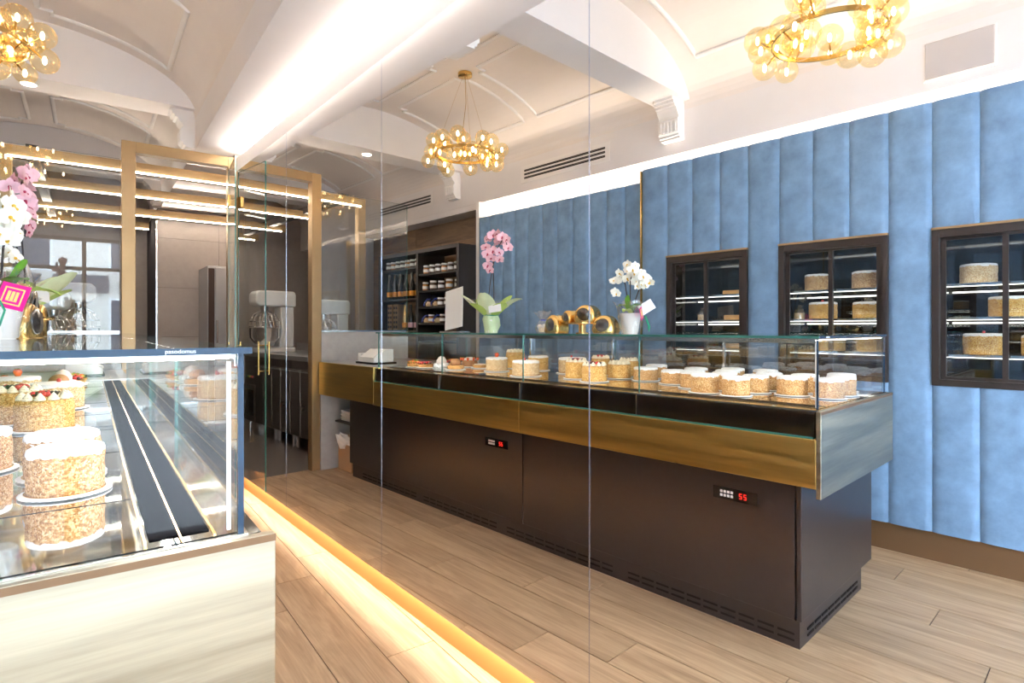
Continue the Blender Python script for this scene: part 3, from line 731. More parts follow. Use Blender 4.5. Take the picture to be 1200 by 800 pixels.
# white orchid in a white pot, wrapped, with card and square sticker
wo_ = thing('orchid', 'white orchid in a white pot wrapped in cellophane with a square pink sticker', 'plant', (-.20, 2.075, ZTOP))
MB().lathe([(.038, 0), (.042, .004), (.056, .09), (.060, .115), (.056, .116), (.050, .10), (.001, .098)], 36).build('pot', M['white'], wo_, smooth=40)
MB().lathe([(.050, .098), (.03, .104), (.001, .106)], 20).build('soil', M['stem'], wo_, smooth=40)
crumple([(.046, .002), (.060, .05), (.070, .10), (.078, .15), (.092, .185)], 48, 1.3, .012, .12).build('cellophane_wrap', M['cellophane'], wo_, smooth=70)
leaf(wo_, [(0, 0, .11), (.03, -.05, .17), (.07, -.115, .155)], .042, M['green']); leaf(wo_, [(0, 0, .11), (-.02, .04, .18), (-.03, .10, .16)], .045, M['green']); leaf(wo_, [(0, 0, .11), (.05, .0, .19), (.06, -.03, .215)], .03, M['green'])
leaf(wo_, [(.02, -.02, .11), (.09, -.03, .15), (.135, -.05, .12)], .04, M['green_light'])
for dx_, dy_, top_ in ((0, .02, .33), (-.01, -.03, .31), (.01, -.005, .34)):
    MB().tube([(dx_ * .5, dy_ * .4, .10), (dx_, dy_, .2), (dx_ * 1.5, dy_ * 1.8, top_ * .85), (dx_, dy_ * 3, top_)], .003, 7).build('flower_stem', M['stem'], wo_, smooth=60)
sp = []
for k in range(36):
    u = rnd.random(); yy = -.10 + .20 * u; sp.append((rnd.uniform(-.03, .04), yy + rnd.uniform(-.02, .02), .345 - 1.6 * abs(yy) ** 1.35 * 1.2 + rnd.uniform(-.06, .05), rnd.uniform(.8, 1.15)))
orchid_flowers(wo_, sp, [FM['white']], rnd, (.55, -.75))
# gift card and sticker on the wrap
cd = MB().box(-.048, .048, -.001, .001, -.030, .030).build('gift_card', M['white'], wo_, loc=(-.035, -.085, .150)); cd.rotation_euler = (R_(-14), R_(28), R_(22))
st = MB().box(-.033, .033, -.0012, .0012, -.033, .033).build('sticker', M['magenta'], wo_, loc=(.040, -.100, .112)); st.rotation_euler = (R_(-8), R_(15), R_(-24))
def sticker_bar(x0, x1, z0, z1): MB().box(x0, x1, -.0017, -.0013, z0, z1).build('sticker_print', M['sticker_yellow'], st)
for a in ((-.023, .023, .0195, .023), (-.023, .023, -.023, -.0195), (-.023, -.0195, -.0195, .0195), (.0195, .023, -.0195, .0195)): sticker_bar(*a)
for k in range(3): sticker_bar(-.0135 + k * .0095, -.0065 + k * .0095, -.011, .013)
sticker_bar(-.0135, .0125, -.0135, -.0115)
rb = MB()
for k in range(3):
    c = (-.01 + .012 * k, -.095 - .004 * k); rb.tube([(c[0], c[1], .10), (c[0] + .012, c[1] - .02, .075), (c[0] + .004, c[1] - .03, .04), (c[0], c[1] - .02, .012 + .01 * k)], .0028, 6)
rb.build('ribbon', M['ribbon_green'], wo_, smooth=60)
# pink orchid in green paper
pk = thing('orchid', 'pink orchid wrapped in green paper with a white gift card', 'plant', (-.24, 3.33, ZTOP))
crumple([(.045, 0), (.058, .05), (.062, .10), (.052, .125), (.08, .16), (.125, .20)], 48, 4.1, .014, .14).build('green_wrap', M['green_paper'], pk, smooth=70)
MB().lathe([(.044, .002), (.056, .09), (.05, .10), (.001, .098)], 24).build('pot', M['white'], pk, smooth=40)
crumple([(.07, .15), (.12, .19), (.155, .235)], 40, 9.1, .018, .12).build('cellophane_wrap', M['cellophane'], pk, smooth=70)
for a, l in ((.3, .13), (1.5, .15), (2.7, .14), (4.0, .15), (5.2, .13)):
    leaf(pk, [(0, 0, .10), (l * .5 * math.cos(a), l * .5 * math.sin(a), .22), (l * 1.05 * math.cos(a), l * 1.05 * math.sin(a), .20)], .07, M['green_light'] if int(a) % 2 else M['green'])
MB().tube([(0, 0, .1), (.01, .02, .25), (.0, .0, .42), (.0, -.06, .60), (.01, -.13, .66), (.015, -.18, .64), (.02, -.21, .58)], .0035, 7).build('flower_stem', M['stem'], pk, smooth=60)
MB().tube([(.01, 0, .1), (-.01, -.02, .25), (-.02, .0, .46), (.0, -.02, .58), (.01, .01, .52), (.01, .02, .44)], .0035, 7).build('flower_stem', M['stem'], pk, smooth=60)
sp = [(.02, .075, .58, 1.5), (.02, .03, .60, 1.55), (.02, -.02, .60, 1.5), (.02, -.07, .575, 1.4), (.02, -.12, .55, 1.25), (.02, -.135, .49, 1.2), (.02, .11, .52, 1.3), (.02, .09, .47, 1.5), (.02, .05, .43, 1.45), (.02, .085, .385, 1.4), (.02, .03, .485, 1.4), (.02, -.03, .47, 1.35), (.02, -.045, .42, 1.2), (.02, .06, .35, 1.2), (.02, -.01, .53, 1.3), (-.03, .02, .56, 1.4), (-.03, -.06, .52, 1.3), (-.03, .07, .50, 1.3)]
sp = [(x, y - .075, z + .105, q_) for x, y, z, q_ in sp]
orchid_flowers(pk, sp, [FM['pink']], rnd, (.75, -.5))
cd = MB().box(-.047, .047, -.001, .001, -.030, .030).build('gift_card', M['white'], pk, loc=(.075, -.125, .175)); cd.rotation_euler = (R_(-8), R_(8), R_(60))
MB().tube([(.055 * math.cos(a * .3), .055 * math.sin(a * .3), .127 + .002 * math.sin(a)) for a in range(22)], .005, 6).build('ribbon', M['ribbon_green'], pk, smooth=60)
for k in range(8):
    a = k * .785 + .2; rr = .17 + .05 * (k % 2); c_, s__ = math.cos(a), math.sin(a)
    leaf(pk, [(.045 * c_, .045 * s__, .115), (rr * .7 * c_, rr * .7 * s__, .17 + .03 * (k % 3)), (rr * 1.05 * c_, rr * 1.05 * s__, .205 + .035 * ((k * 5) % 3))], .13, M['green_wrap'] if k % 2 else M['green_light'], 'wrap_fold')
# gold wrapped loaves on a stand and the clear bag
def pouch(t, c, ln, hh, rot, m, name='gold_pouch'):
    b = MB(); n = 16; vs = []; fs = []; rows = 9
    for i in range(rows + 1):
        u = i / rows; x = -ln / 2 + ln * u; s = math.sin(math.pi * (u * .9 + .05)) ** .55
        for k in range(n):
            a = 2 * math.pi * k / n; q = 1 + .10 * noise.noise(Vector((u * 5, math.cos(a) * 2, math.sin(a) * 2 + c[0] * 9)))
            vs.append((x, hh * .42 * s * math.cos(a) * q, hh * .5 + hh * .5 * s * math.sin(a) * q))
    for i in range(rows):
        for k in range(n): k2 = (k + 1) % n; fs.append((i * n + k, i * n + k2, (i + 1) * n + k2, (i + 1) * n + k))
    fs += [tuple(range(n)), tuple(range(rows * n, rows * n + n))]
    o = b.add(vs, fs).build(name, m, t, smooth=60, loc=c); o.rotation_euler = (0, 0, rot); return o
stand = thing('cake_stand', 'small gold pedestal stand carrying gold gift pouches on the glass top', 'stand', (-.2, 2.43, ZTOP))
MB().lathe([(.04, 0), (.04, .004), (.022, .008), (.022, .050), (.03, .056), (.001, .056)], 28).build('pedestal', M['gold'], stand, smooth=30)
MB().lathe([(.105, .056), (.11, .060), (.11, .066), (.001, .066)], 36).build('plate', M['gold'], stand, smooth=30)
for k, (x, y, z, ln, hh, rz, lab) in enumerate([(-.2, 2.388, ZTOP + .067, .145, .105, -.2, 'large gold pouch with a dark window lying on top of the gold pedestal stand'), (-.2, 2.515, ZTOP + .067, .085, .075, .15, 'small gold pouch on the pedestal stand beside the large pouch'),
        (-.18, 2.625, ZTOP + .001, .13, .115, .12, 'gold gift pouch standing beside the pedestal stand, next to the clear bag'), (-.18, 2.235, ZTOP + .001, .14, .105, -.25, 'gold gift pouch lying between the pedestal stand and the white orchid')]):
    pt = thing('gift_pouch', lab, 'package', (x, y, z), rz)
    na = 18; arcp = [(-ln / 2 * math.cos(math.pi * i / na), hh * (.12 + .88 * math.sin(math.pi * i / na) ** .8)) for i in range(na + 1)]
    prof = [(-ln / 2 * .9, 0)] + arcp + [(ln / 2 * .9, 0)]
    secs = [(-.055, .86), (-.045, 1), (-.028, .97), (-.012, 1.02), (.008, .97), (.028, 1.01), (.045, .97), (.055, .84)]
    vs = []; fs = []; n = len(prof)
    for xx, f_ in secs:
        for (yy, zz) in prof: vs.append((xx + .006 * noise.noise(Vector((yy * 30, zz * 30, k))), yy * f_, zz * f_))
    for i in range(len(secs) - 1):
        for a in range(n): a2 = (a + 1) % n; fs.append((i * n + a, i * n + a2, (i + 1) * n + a2, (i + 1) * n + a))
    fs += [tuple(range(n)), tuple(range((len(secs) - 1) * n, len(secs) * n))]
    MB().add(vs, fs).build('gold_pouch', M['gold_foil'], pt, smooth=50)
    wv = MB(); wv.lathe([(.5, 0), (.47, .004), (.001, .009)], 22, axis='x')
    wo2 = wv.build('window_film', M['window_film'], pt, smooth=50, loc=(.056, 0, hh * .46)); wo2.scale = (1, ln * .62, hh * .72); wo2.rotation_euler = (.35 * (-1) ** k, 0, 0)
cb_ = thing('sweets_bag', 'clear cellophane bag of sweets tied with blue ribbon beside the gold pouches', 'package', (-.2, 2.765, ZTOP))
crumple([(.035, 0), (.05, .03), (.045, .06), (.014, .085), (.045, .125), (.06, .145)], 32, 2.2, .012, .2).build('cellophane_wrap', M['cellophane'], cb_, smooth=70)
for k in range(7): a = k * .9; MB().sphere((.022 * math.cos(a), .022 * math.sin(a), .02 + .022 * (k % 2)), .017, 10, 6).build('sweet', M['white'] if k % 2 else M['cream'], cb_, smooth=60)
MB().tube([(.016 * math.cos(a * .5), .016 * math.sin(a * .5), .084) for a in range(14)], .004, 6).build('ribbon', M['ribbon_blue'], cb_, smooth=60)
# leaning white sign
sg = thing('sign_holder', 'blank white upright menu board leaning on the glass top', 'sign', (-.2, 3.73, ZTOP))
q = MB().box(-.002, .002, -.11, .11, .030, .350).build('board', M['white'], sg, bevel=.001); q.rotation_euler = (R_(-9), R_(-8), 0)
MB().box(-.05, .035, -.14, .14, 0, .008).build('foot', M['chrome'], sg, bevel=.001)

# till terminal on the far worktop
tl = thing('till_terminal', 'white till terminal on the brass worktop beside the low concrete wall', 'cash register', (-.02, 4.62, .996))
MB().box(-.12, .10, -.16, .16, 0, .016).build('base', M['black'], tl, bevel=.003)
b = MB().prism([(-.10, .016), (.09, .016), (.09, .05), (-.02, .125), (-.10, .125)], -.14, .10, 'y'); b.build('housing', M['white'], tl, bevel=.004)
b = MB().prism([(-.01, .122), (.092, .052), (.096, .058), (-.006, .128)], -.13, .09, 'y'); b.build('screen', M['paper'], tl)
MB().box(-.06, .08, .11, .155, .016, .09).build('printer', M['white'], tl, bevel=.004)
# papers and bags below the till
for k, (z, lab) in enumerate(((.4515, 'stack of folded paper bags on the upper shelf under the till'), (.001, 'cardboard box of crumpled white paper under the till'))):
    pp = thing('paper_bags' if k == 0 else 'cardboard_box', lab, 'paper' if k == 0 else 'box', (-.06, 5.02, z))
    if k == 0:
        for i in range(6): q = MB().box(-.11, .10, -.11, .11, 0, .012).build('folded_bag', M['paper'], pp, loc=(.004 * (i % 2), .005 * (i % 3), .001 + i * .0155)); q.rotation_euler = (0, 0, .05 * (i % 3))
    else:
        for a in ((-.12, .12, -.125, -.121, 0, .30), (-.12, .12, .121, .125, 0, .30), (-.12, -.116, -.12, .12, 0, .30), (.116, .12, -.12, .12, 0, .24), (-.12, .12, -.12, .12, 0, .004)): MB().box(*a).build('box_side', M['card'], pp)
        for i in range(6): q = crumple([(.02, 0), (.06, .05), (.05, .11), (.01, .16)], 14, i * 2.7, .03).build('crumpled_paper', M['paper'], pp, loc=(-.03 + .05 * (i % 3), -.06 + .06 * (i // 2), .20)); q.rotation_euler = (i * .3, .3, i)

# ================================================================== BUILT-IN FRIDGES
def fridge(y0, y1, label, cakes, light_idx):
    t = thing('cake_fridge', label, 'fridge', (XP, (y0 + y1) / 2, FZ0), 0, None)
    hw = (y1 - y0) / 2; H = FZ1 - FZ0
    inb = MB()     # interior shell
    inb.box(-.46, -.45, -hw, hw, 0, H); inb.box(-.45, -.03, -hw, -hw + .01, 0, H); inb.box(-.45, -.03, hw - .01, hw, 0, H); inb.box(-.45, -.03, -hw + .01, hw - .01, 0, .012); inb.box(-.45, -.03, -hw + .01, hw - .01, H - .012, H)
    inb.build('interior', M['black_gloss'], t)
    for a in ((-hw, -hw + .035, 0, H), (hw - .035, hw, 0, H), (-hw + .035, hw - .035, 0, .035), (-hw + .035, hw - .035, H - .045, H)): MB().box(-.03, .014, *a).build('frame', M['brown_frame'], t, bevel=.002)
    MB().box(-.03, .020, -hw, hw, H, H + .012).build('brass_trim', M['brass_frame'], t)
    for s, dx_ in ((0, -.006), (1, -.022)):
        a, c = (-hw + .037, .012) if s == 0 else (-.012, hw - .037)
        d = MB(); 
        for e in ((a, a + .024, .037, H - .047), (c - .024, c, .037, H - .047)): d.box(dx_ - .006, dx_ + .006, *e)
        d.box(dx_ - .006, dx_ + .006, a + .024, c - .024, .037, .052); d.box(dx_ - .006, dx_ + .006, a + .024, c - .024, H - .06, H - .047)
        do = d.build('door', M['brown_frame'], t)
        MB().box(dx_ - .0015, dx_ + .0015, a + .024, c - .024, .052, H - .06).build('pane', M['glass_dark'], do)
    zs = [.168, .375, .560]
    for z in zs:
        s_ = MB().box(-.44, -.06, -hw + .012, hw - .012, z - .006, z).build('shelf', M['glass_clear'], t)
        MB().box(-.060, -.052, -hw + .012, hw - .012, z - .010, z + .004).build('shelf_edge', M['chrome'], s_)
        MB().box(-.078, -.066, -hw + .02, hw - .02, z - .013, z - .0075).build('light_strip', M['led_fridge'], s_)
        MB().box(-.445, -.440, -hw + .02, hw - .02, z - .03, z - .022).build('light_strip', M['led_fridge'], s_)
    MB().box(-.075, -.062, -hw + .02, hw - .02, H - .019, H - .0125).build('light_strip', M['led_fridge'], t)
    MB().box(-.43, -.06, -hw + .012, hw - .012, .013, .016).build('floor_plate', M['chrome'], t)
    for (sx, sy, lev, d, h, kind, coat, lab, grp) in cakes:
        z = FZ0 + (zs[lev] if lev >= 0 else .016) + .0005
        if kind == 'slab':
            q = thing('slab_cake', lab, 'cake', (XP + sx, sy, z)); MB().box(-.06, .06, -.08, .08, 0, .005).build('cake_board', M['gold'], q); MB().box(-.052, .052, -.07, .07, .005, h).build('sponge', M['pastry'], q, bevel=.004)
        else: cake(kind, (XP + sx, sy, z), d, h, lab, grp, coat=coat, nodoily=True)
fridge(*FR[2], 'built-in cake fridge with its whole dark frame and sill visible clear of the counter', [
    (-.17, .700, 2, .165, .105, 'sugar', 'crumb_pale', 'pale sugared cake on the top shelf of the fridge clear of the counter', None),
    (-.17, .42, 2, .165, .105, 'sugar', 'crumb_gold', 'second cake on the top shelf of the fridge clear of the counter', None),
    (-.17, .565, 1, .185, .105, 'sugar', 'crumb_gold', 'golden crumb cake on the middle shelf of the fridge clear of the counter', None),
    (-.17, .675, 0, .185, .112, 'oneberry', 'crumb_gold', 'layered cake with a red berry on the bottom shelf of a fridge', None),
    (-.17, .44, 0, .16, .105, 'sugar', 'crumb_gold', 'sugared cake beside the red-berry cake on the bottom fridge shelf', None)], 0)
fridge(*FR[1], 'built-in cake fridge with two cakes per shelf, between two other fridges', [
    (-.17, 1.535, 2, .150, .105, 'sugar', 'crumb_dark', 'brown crumb cake on the top shelf of the two-cakes-per-shelf fridge, beside its door post', None),
    (-.17, 1.245, 2, .165, .105, 'sugar', 'crumb_dark', 'wider brown crumb cake on the top shelf of the two-cakes-per-shelf fridge', None),
    (-.17, 1.50, 1, .165, .105, 'oneberry', 'crumb_gold', 'white sugared cake with a red berry on the middle shelf of a fridge', None),
    (-.17, 1.235, 1, .175, .098, 'sugar', 'crumb_gold', 'golden crumb cake on the middle shelf of the two-cakes-per-shelf fridge', None),
    (-.17, 1.45, 0, .16, .10, 'straw', 'crumb_gold', 'cake with a strawberry on the lowest shelf, behind the counter glass', None),
    (-.17, 1.22, 0, .16, .10, 'sugar', 'crumb_gold', 'plain crumb cake on the lowest shelf beside the strawberry cake in the fridge', None)], 1)
fridge(*FR[0], 'built-in fridge holding flat slab cakes, behind the white orchid', [
    (-.17, 2.10, 2, .15, .035, 'slab', 'pastry', 'flat golden slab cake on the upper shelf of the slab cake fridge', None),
    (-.17, 2.09, 1, .15, .04, 'slab', 'pastry', 'flat golden slab cake on the middle shelf of the slab cake fridge', None),
    (-.17, 2.10, 0, .15, .04, 'slab', 'pastry', 'flat golden slab cake on the lowest shelf of the slab cake fridge', None)], 2)
# cellophane packets in the fridges
for (sx, sy, z, lab) in ((-.17, 2.36, FZ0 + .3765, 'cellophane wrapped cake in the slab cake fridge'), (-.19, 1.655, FZ0 + .3765, 'small cellophane packet beside the red-berry cake in a fridge')):
    q = thing('wrapped_cake', lab, 'package', (XP + sx, sy, z)); MB().lathe([(.032, .001), (.032, .045), (.001, .047)], 24).build('sponge', M['crumb_pale'], q, smooth=40)
    crumple([(.037, 0), (.04, .04), (.03, .06), (.010, .08), (.03, .10)], 28, sy * 3, .006, .1).build('cellophane_wrap', M['cellophane'], q, smooth=70)

# ================================================================== CHANDELIERS
def chandelier(loc, zc, label, seed):
    t = thing('chandelier', label, 'chandelier', loc); rn = random.Random(seed); dz = zc - loc[2]; RR = .25
    MB().lathe([(.06, 0), (.06, -.028), (.055, -.03), (.001, -.03)], 36).build('canopy', M['gold'], t, smooth=30)
    vs = []; fs = []; n = 64
    for k in range(n):
        a = 2 * math.pi * k / n
        for r, z in ((RR - .004, -.012), (RR + .004, -.012), (RR + .004, .012), (RR - .004, .012)): vs.append((r * math.cos(a), r * math.sin(a), dz + z))
    for k in range(n):
        for i in range(4): fs.append((k * 4 + i, k * 4 + (i + 1) % 4, ((k + 1) % n) * 4 + (i + 1) % 4, ((k + 1) % n) * 4 + i))
    ring = MB().add(vs, fs).build('ring', M['gold'], t, smooth=40)
    for k in range(3):
        a = k * 2.094 + .4; MB().tube([(.02 * math.cos(a), .02 * math.sin(a), -.03), (RR * math.cos(a), RR * math.sin(a), dz + .012)], .0011, 5).build('suspension_wire', M['gold'], t)
    MB().tube([(0, 0, -.03), (.03, -.05, dz * .4), (.12, -.12, dz * .8), (RR * .707, -RR * .707, dz + .01)], .0025, 6).build('power_cord', M['gold'], t, smooth=60)
    i = 0
    for cl in range(6):
        a0 = cl * 1.0472 + rn.uniform(-.1, .1)
        for k in range(5):
            a = a0 + rn.uniform(-.30, .30) + (k - 2) * .13
            rr = RR + (.072, -.066, .062, -.05, .02)[k] * rn.uniform(.8, 1.1); zz = (.06, -.055, -.07, .065, .09)[(k + cl) % 5] * rn.uniform(.7, 1.1)
            r = rn.uniform(.058, .067); P = (rr * math.cos(a), rr * math.sin(a), dz + zz)
            key = round(r, 3)
            g = link('globe', cached(('globe', key), lambda: MB().sphere((0, 0, 0), key, 20, 12).mesh('globe', M['globe'], smooth=80)), t, P)
            link('bulb', cached('bulbm', lambda: MB().lathe([(.001, -.022), (.008, -.015), (.0095, .004), (.006, .018), (.001, .022)], 8).mesh('bulb', M['bulb'], smooth=60)), g)
            v = Vector((RR * math.cos(a), RR * math.sin(a), dz)) - Vector(P); vl = v.length
            MB().tube([v.normalized() * (vl if vl > .01 else .01), v.normalized() * .018], .0045, 6).build('holder', M['gold'], g)
    return t
zcan = ZS + VB * math.sqrt(1 - ((-.5 - XC) / VA) ** 2)
chandelier((-.50, 3.964, zcan - .001), 2.775, 'brass ring chandelier of amber glass globes hanging mid vault near the kitchen partition', 3)
chandelier((-.50, 1.135, zcan - .001), 2.725, 'brass ring chandelier of amber glass globes near the wall speaker', 5)

# ---- wall speaker panel and air grilles
sp_ = thing('wall_speaker', 'flat grey rectangular speaker grille set in the upper wall', 'speaker', (XW, .775, 2.83))
MB().box(0, .012, -.157, .157, -.108, .108).build('cover', M['grey_speaker'], sp_, bevel=.006); MB().box(-.001, .006, -.163, .163, -.114, .114).build('rim', M['plaster_trim'], sp_, bevel=.002)
def grille(yc, hw, zc, label):
    t = thing('air_grille', label, 'vent', (XW, yc, zc))
    MB().box(0, .004, -hw - .05, hw + .05, -.085, .085).build('plate', M['plaster_trim'], t, bevel=.002)
    for k in range(3):
        z = -.036 + k * .036; s = MB().box(.0042, .008, -hw, hw, z - .009, z + .009).build('slot', M['black'], t)
        MB().box(.0078, .011, -hw, hw, z - .002, z + .001).build('blade', M['steel_dark'], s)
grille(3.73, .50, 2.835, 'long three-slot air grille in the wall between the two corbels')
grille(6.42, .58, 2.86, 'long three-slot air grille in the wall beyond the glass partition')
# downlight in the far beam
dl = thing('downlight', 'round recessed downlight in the underside of the beam over the partition', 'light', (-.35, 5.36, ZB))
MB().lathe([(.058, 0), (.058, -.004), (.046, -.006), (.046, -.001)], 32, cap=False).build('bezel', M['white'], dl, smooth=30); MB().lathe([(.045, -.003), (.001, -.003)], 28, cap=False).build('lens', M['down'], dl)

# ================================================================== GLASS PARTITION AND DOOR
lw = struct(MB().box(-.75, .20, 5.225, 5.33, 0, 1.27).build('wall_low', M['concrete']))
struct(MB().box(.03, .21, 5.19, 5.225, 0, .695).build('wall_low_pier', M['concrete']))
pt = thing('glass_partition', 'frameless glass screen standing on the low concrete wall behind the counter', 'partition', (-.27, 5.275, 1.27))
q = Vector(pt.location); PMB = lambda: MB(lambda x, y, z: Vector((x, y, z)) - q)
PMB().box(-.77, .185, 5.270, 5.280, 1.272, 2.59, mis=[1, 1, 0, 0, 1, 1]).build('pane', [M['glass_dark'], M['glass_edge']], pt)
PMB().box(-.75, .185, 5.262, 5.288, 1.2705, 1.285).build('channel', M['chrome'], pt)
df = thing('door_frame', 'brass door frame around the glass door to the kitchen', 'door frame', (.58, 5.25, 0))
q2 = Vector(df.location); DMB = lambda: MB(lambda x, y, z: Vector((x, y, z)) - q2)
DMB().box(.195, .285, 5.21, 5.30, 0, 2.722).build('jamb', M['brass_frame'], df, bevel=.003)
DMB().box(.925, .975, 5.21, 5.30, 0, 2.722).build('jamb', M['brass_frame'], df, bevel=.003)
DMB().box(.285, .925, 5.21, 5.30, 2.64, 2.722).build('header', M['brass_frame'], df, bevel=.003)
struct(MB().box(.975, 2.0, 5.22, 5.30, 0, 2.752).build('wall_kitchen_front', M['tile']))
gd = thing('glass_door', 'frameless glass door standing open against the mirror with brass handle', 'door', (.925, 5.2, 0))
q3 = Vector(gd.location); 
GM = lambda: MB(lambda x, y, z: Vector((x - .085 * (5.2 - y), y, z)) - q3)
GM().box(.922, .932, 4.70, 5.195, .015, 2.60, mis=[1, 1, 1, 1, 0, 0]).build('pane', [M['glass'], M['glass_edge']], gd)
hd = GM(); 
for x in (.885, .965): hd.tube([(x, 4.735, .94), (x, 4.735, 1.20)], .006, 10)
for z in (.97, 1.17): hd.tube([(.885, 4.735, z), (.965, 4.735, z)], .005, 8)
hd.build('handle', M['gold'], gd, smooth=40)
for z in (.35, 2.30): GM().box(.914, .940, 5.12, 5.2, z, z + .09).build('hinge', M['gold'], gd, bevel=.003)

# ================================================================== KITCHEN BEYOND THE PARTITION
for k, (y, post) in enumerate(((5.80, True), (6.86, False), (7.98, False), (9.0, False))):
    pf = thing('light_portal', ['brass portal with a lit underside just behind the glass partition', 'second brass portal with a lit underside beyond the partition', 'third brass portal with a lit underside over the kitchen', 'last brass portal with a lit underside near the kitchen back wall'][k], 'portal', (.5, y, 0))
    xe = 1.49 if k < 3 else .14; MB().box(-1.06, xe, -.04, .04, 2.612, 2.70).build('beam', M['brass_frame'], pf, bevel=.002)
    MB().box(-1.0, xe - .01, -.050, -.0402, 2.608, 2.618).build('light_strip', M['led'], pf)
    if post: MB().box(-1.06, -.975, -.04, .04, 0, 2.612).build('post', M['brass_frame'], pf, bevel=.002)
struct(MB().box(-.40, -.32, 5.84, 8.9, 2.66, 2.74).build('ceiling_rail', M['shelf_dark']))
# tiled wall block
tw = struct(MB().box(.66, 2.0, 8.12, 9.6, 0, 2.75).build('wall_tiled', M['floor_gap']))
tm = MB().box(0, .667, 0, .012, 0, .597).mesh('tile', M['tile'])
for i in range(2):
    for k in range(5):
        o_ = link('tile', tm, tw, (.662 + i * .67, 8.106, .002 + k * .6))
        if k == 4: o_.scale = (1, 1, .58)
struct(MB().box(.645, .66, 8.09, 8.12, 0, 2.62).build('trim_5', M['chrome']))
rf = thing('steel_fridge', 'tall stainless steel fridge cabinet with a dark open slot by the tiled kitchen wall', 'fridge', (1.34, 7.75, 0))
MB().box(-.24, .45, -.33, .33, .1, 2.03).build('body', M['steel'], rf, bevel=.004); MB().box(-.16, .45, -.352, -.332, .12, 2.01).build('door', M['steel'], rf, bevel=.006)
MB().box(-.232, -.168, -.336, -.3305, .2, 2.0).build('slot', M['choc'], rf); MB().box(-.155, -.135, -.385, -.353, .9, 1.4).build('handle', M['chrome'], rf, bevel=.004)
for x in (-.2, .4):
    for y in (-.28, .28): MB().lathe([(.025, 0), (.025, .1)], 12, (x, y, 0)).build('leg', M['chrome'], rf)
# steel counters
wt = thing('steel_worktop', 'stainless steel worktop running along the kitchen behind the partition', 'worktop', (-.35, 6.85, .96))
MB().box(-.36, .40, -1.0, 1.05, 0, .05).build('top', M['steel'], wt, bevel=.004); MB().box(-.36, -.34, -1.0, 1.05, .05, .15).build('upstand', M['steel'], wt)
for k, (y0, y1, lab) in enumerate(((5.86, 6.38, 'steel base cabinet nearest the low concrete wall under the kitchen worktop'), (6.39, 6.91, 'steel base cabinet in the middle of the kitchen worktop'), (6.92, 7.44, 'steel base cabinet next to the dark oven unit under the worktop'), (7.45, 7.88, 'steel unit with control knobs at the far end of the kitchen worktop'))):
    cbn = thing('base_cabinet', lab, 'cabinet', (-.35, (y0 + y1) / 2, 0)); hw = (y1 - y0) / 2
    MB().box(-.33, .34, -hw, hw, .14, .958).build('body', M['steel_dark'], cbn)
    for a, c in ((-hw + .004, -.003), (.003, hw - .004)):
        if k < 3: d = MB().box(.3402, .362, a, c, .15, .86).build('door', M['steel_dark'], cbn, bevel=.004); MB().box(.362, .372, a + .01, c - .01, .835, .85).build('pull', M['steel'], d)
    if k == 3:
        d = MB().box(.3402, .362, -hw + .01, hw - .01, .15, .60).build('door', M['steel_dark'], cbn, bevel=.004); MB().box(.362, .364, -hw + .06, hw - .06, .22, .54).build('window_panel', M['black_gloss'], d)
        for i, c in enumerate(('red', 'sticker_yellow', 'green')): MB().lathe([(.014, 0), (.014, .02), (.01, .024)], 14, (.3402, -.08 + i * .06, .70), axis='x').build('knob', M[c], cbn)
    for x in (-.28, .29):
        for y in (-hw + .05, hw - .05): MB().lathe([(.020, 0), (.020, .14)], 12, (x, y, 0)).build('leg', M['chrome'], cbn)
def mixer(loc, s, label, rz=0):
    t = thing('planetary_mixer', label, 'mixer', loc, rz); t.scale = (s,) * 3
    MB().box(-.20, .22, -.16, .16, 0, .05).build('base', M['mixer'], t, bevel=.015)
    MB().prism([(-.20, .05), (-.03, .05), (-.06, .22), (-.04, .52), (-.20, .52)], -.10, .10, 'y').build('column', M['mixer'], t, bevel=.015)
    MB().prism([(-.22, .52), (.20, .52), (.24, .56), (.24, .66), (.20, .70), (-.20, .70), (-.22, .66)], -.12, .12, 'y').build('head', M['mixer'], t, bevel=.02)
    MB().lathe([(.05, .06), (.12, .09), (.165, .17), (.172, .27), (.178, .275), (.168, .27), (.155, .17), (.10, .10), (.001, .09)], 36, (.10, 0, 0)).build('bowl', M['chrome'], t, smooth=50)
    MB().lathe([(.04, .46), (.045, .53)], 20, (.10, 0, 0)).build('drive_head', M['chrome'], t, smooth=40)
    g = MB()
    for k in range(14):
        a = 2 * math.pi * k / 14; g.tube([(.10 + r * math.cos(a), r * math.sin(a), z) for r, z in ((.172, .28), (.168, .34), (.12, .43), (.05, .47))], .0035, 5)
    for r, z in ((.172, .29), (.165, .35), (.125, .42)): g.tube([(.10 + r * math.cos(a * .3927), r * math.sin(a * .3927), z) for a in range(17)], .0035, 5)
    g.build('wire_guard', M['chrome'], t, smooth=60)
    wk = MB()
    for k in range(6):
        a = math.pi * k / 6; wk.tube([(.10 + r * math.cos(a), r * math.sin(a), z) for r, z in ((.01, .46), (.07, .3), (.08, .2), (0, .12), (-.08, .2), (-.07, .3), (-.01, .46))], .003, 5)
    wk.build('whisk', M['chrome'], t, smooth=60)
mixer((-.20, 7.42, 1.0105), 1.08, 'large white planetary mixer with wire bowl guard, seen through the kitchen doorway')
mixer((-.33, 6.12, 1.0105), .86, 'smaller white planetary mixer just behind the glass partition')

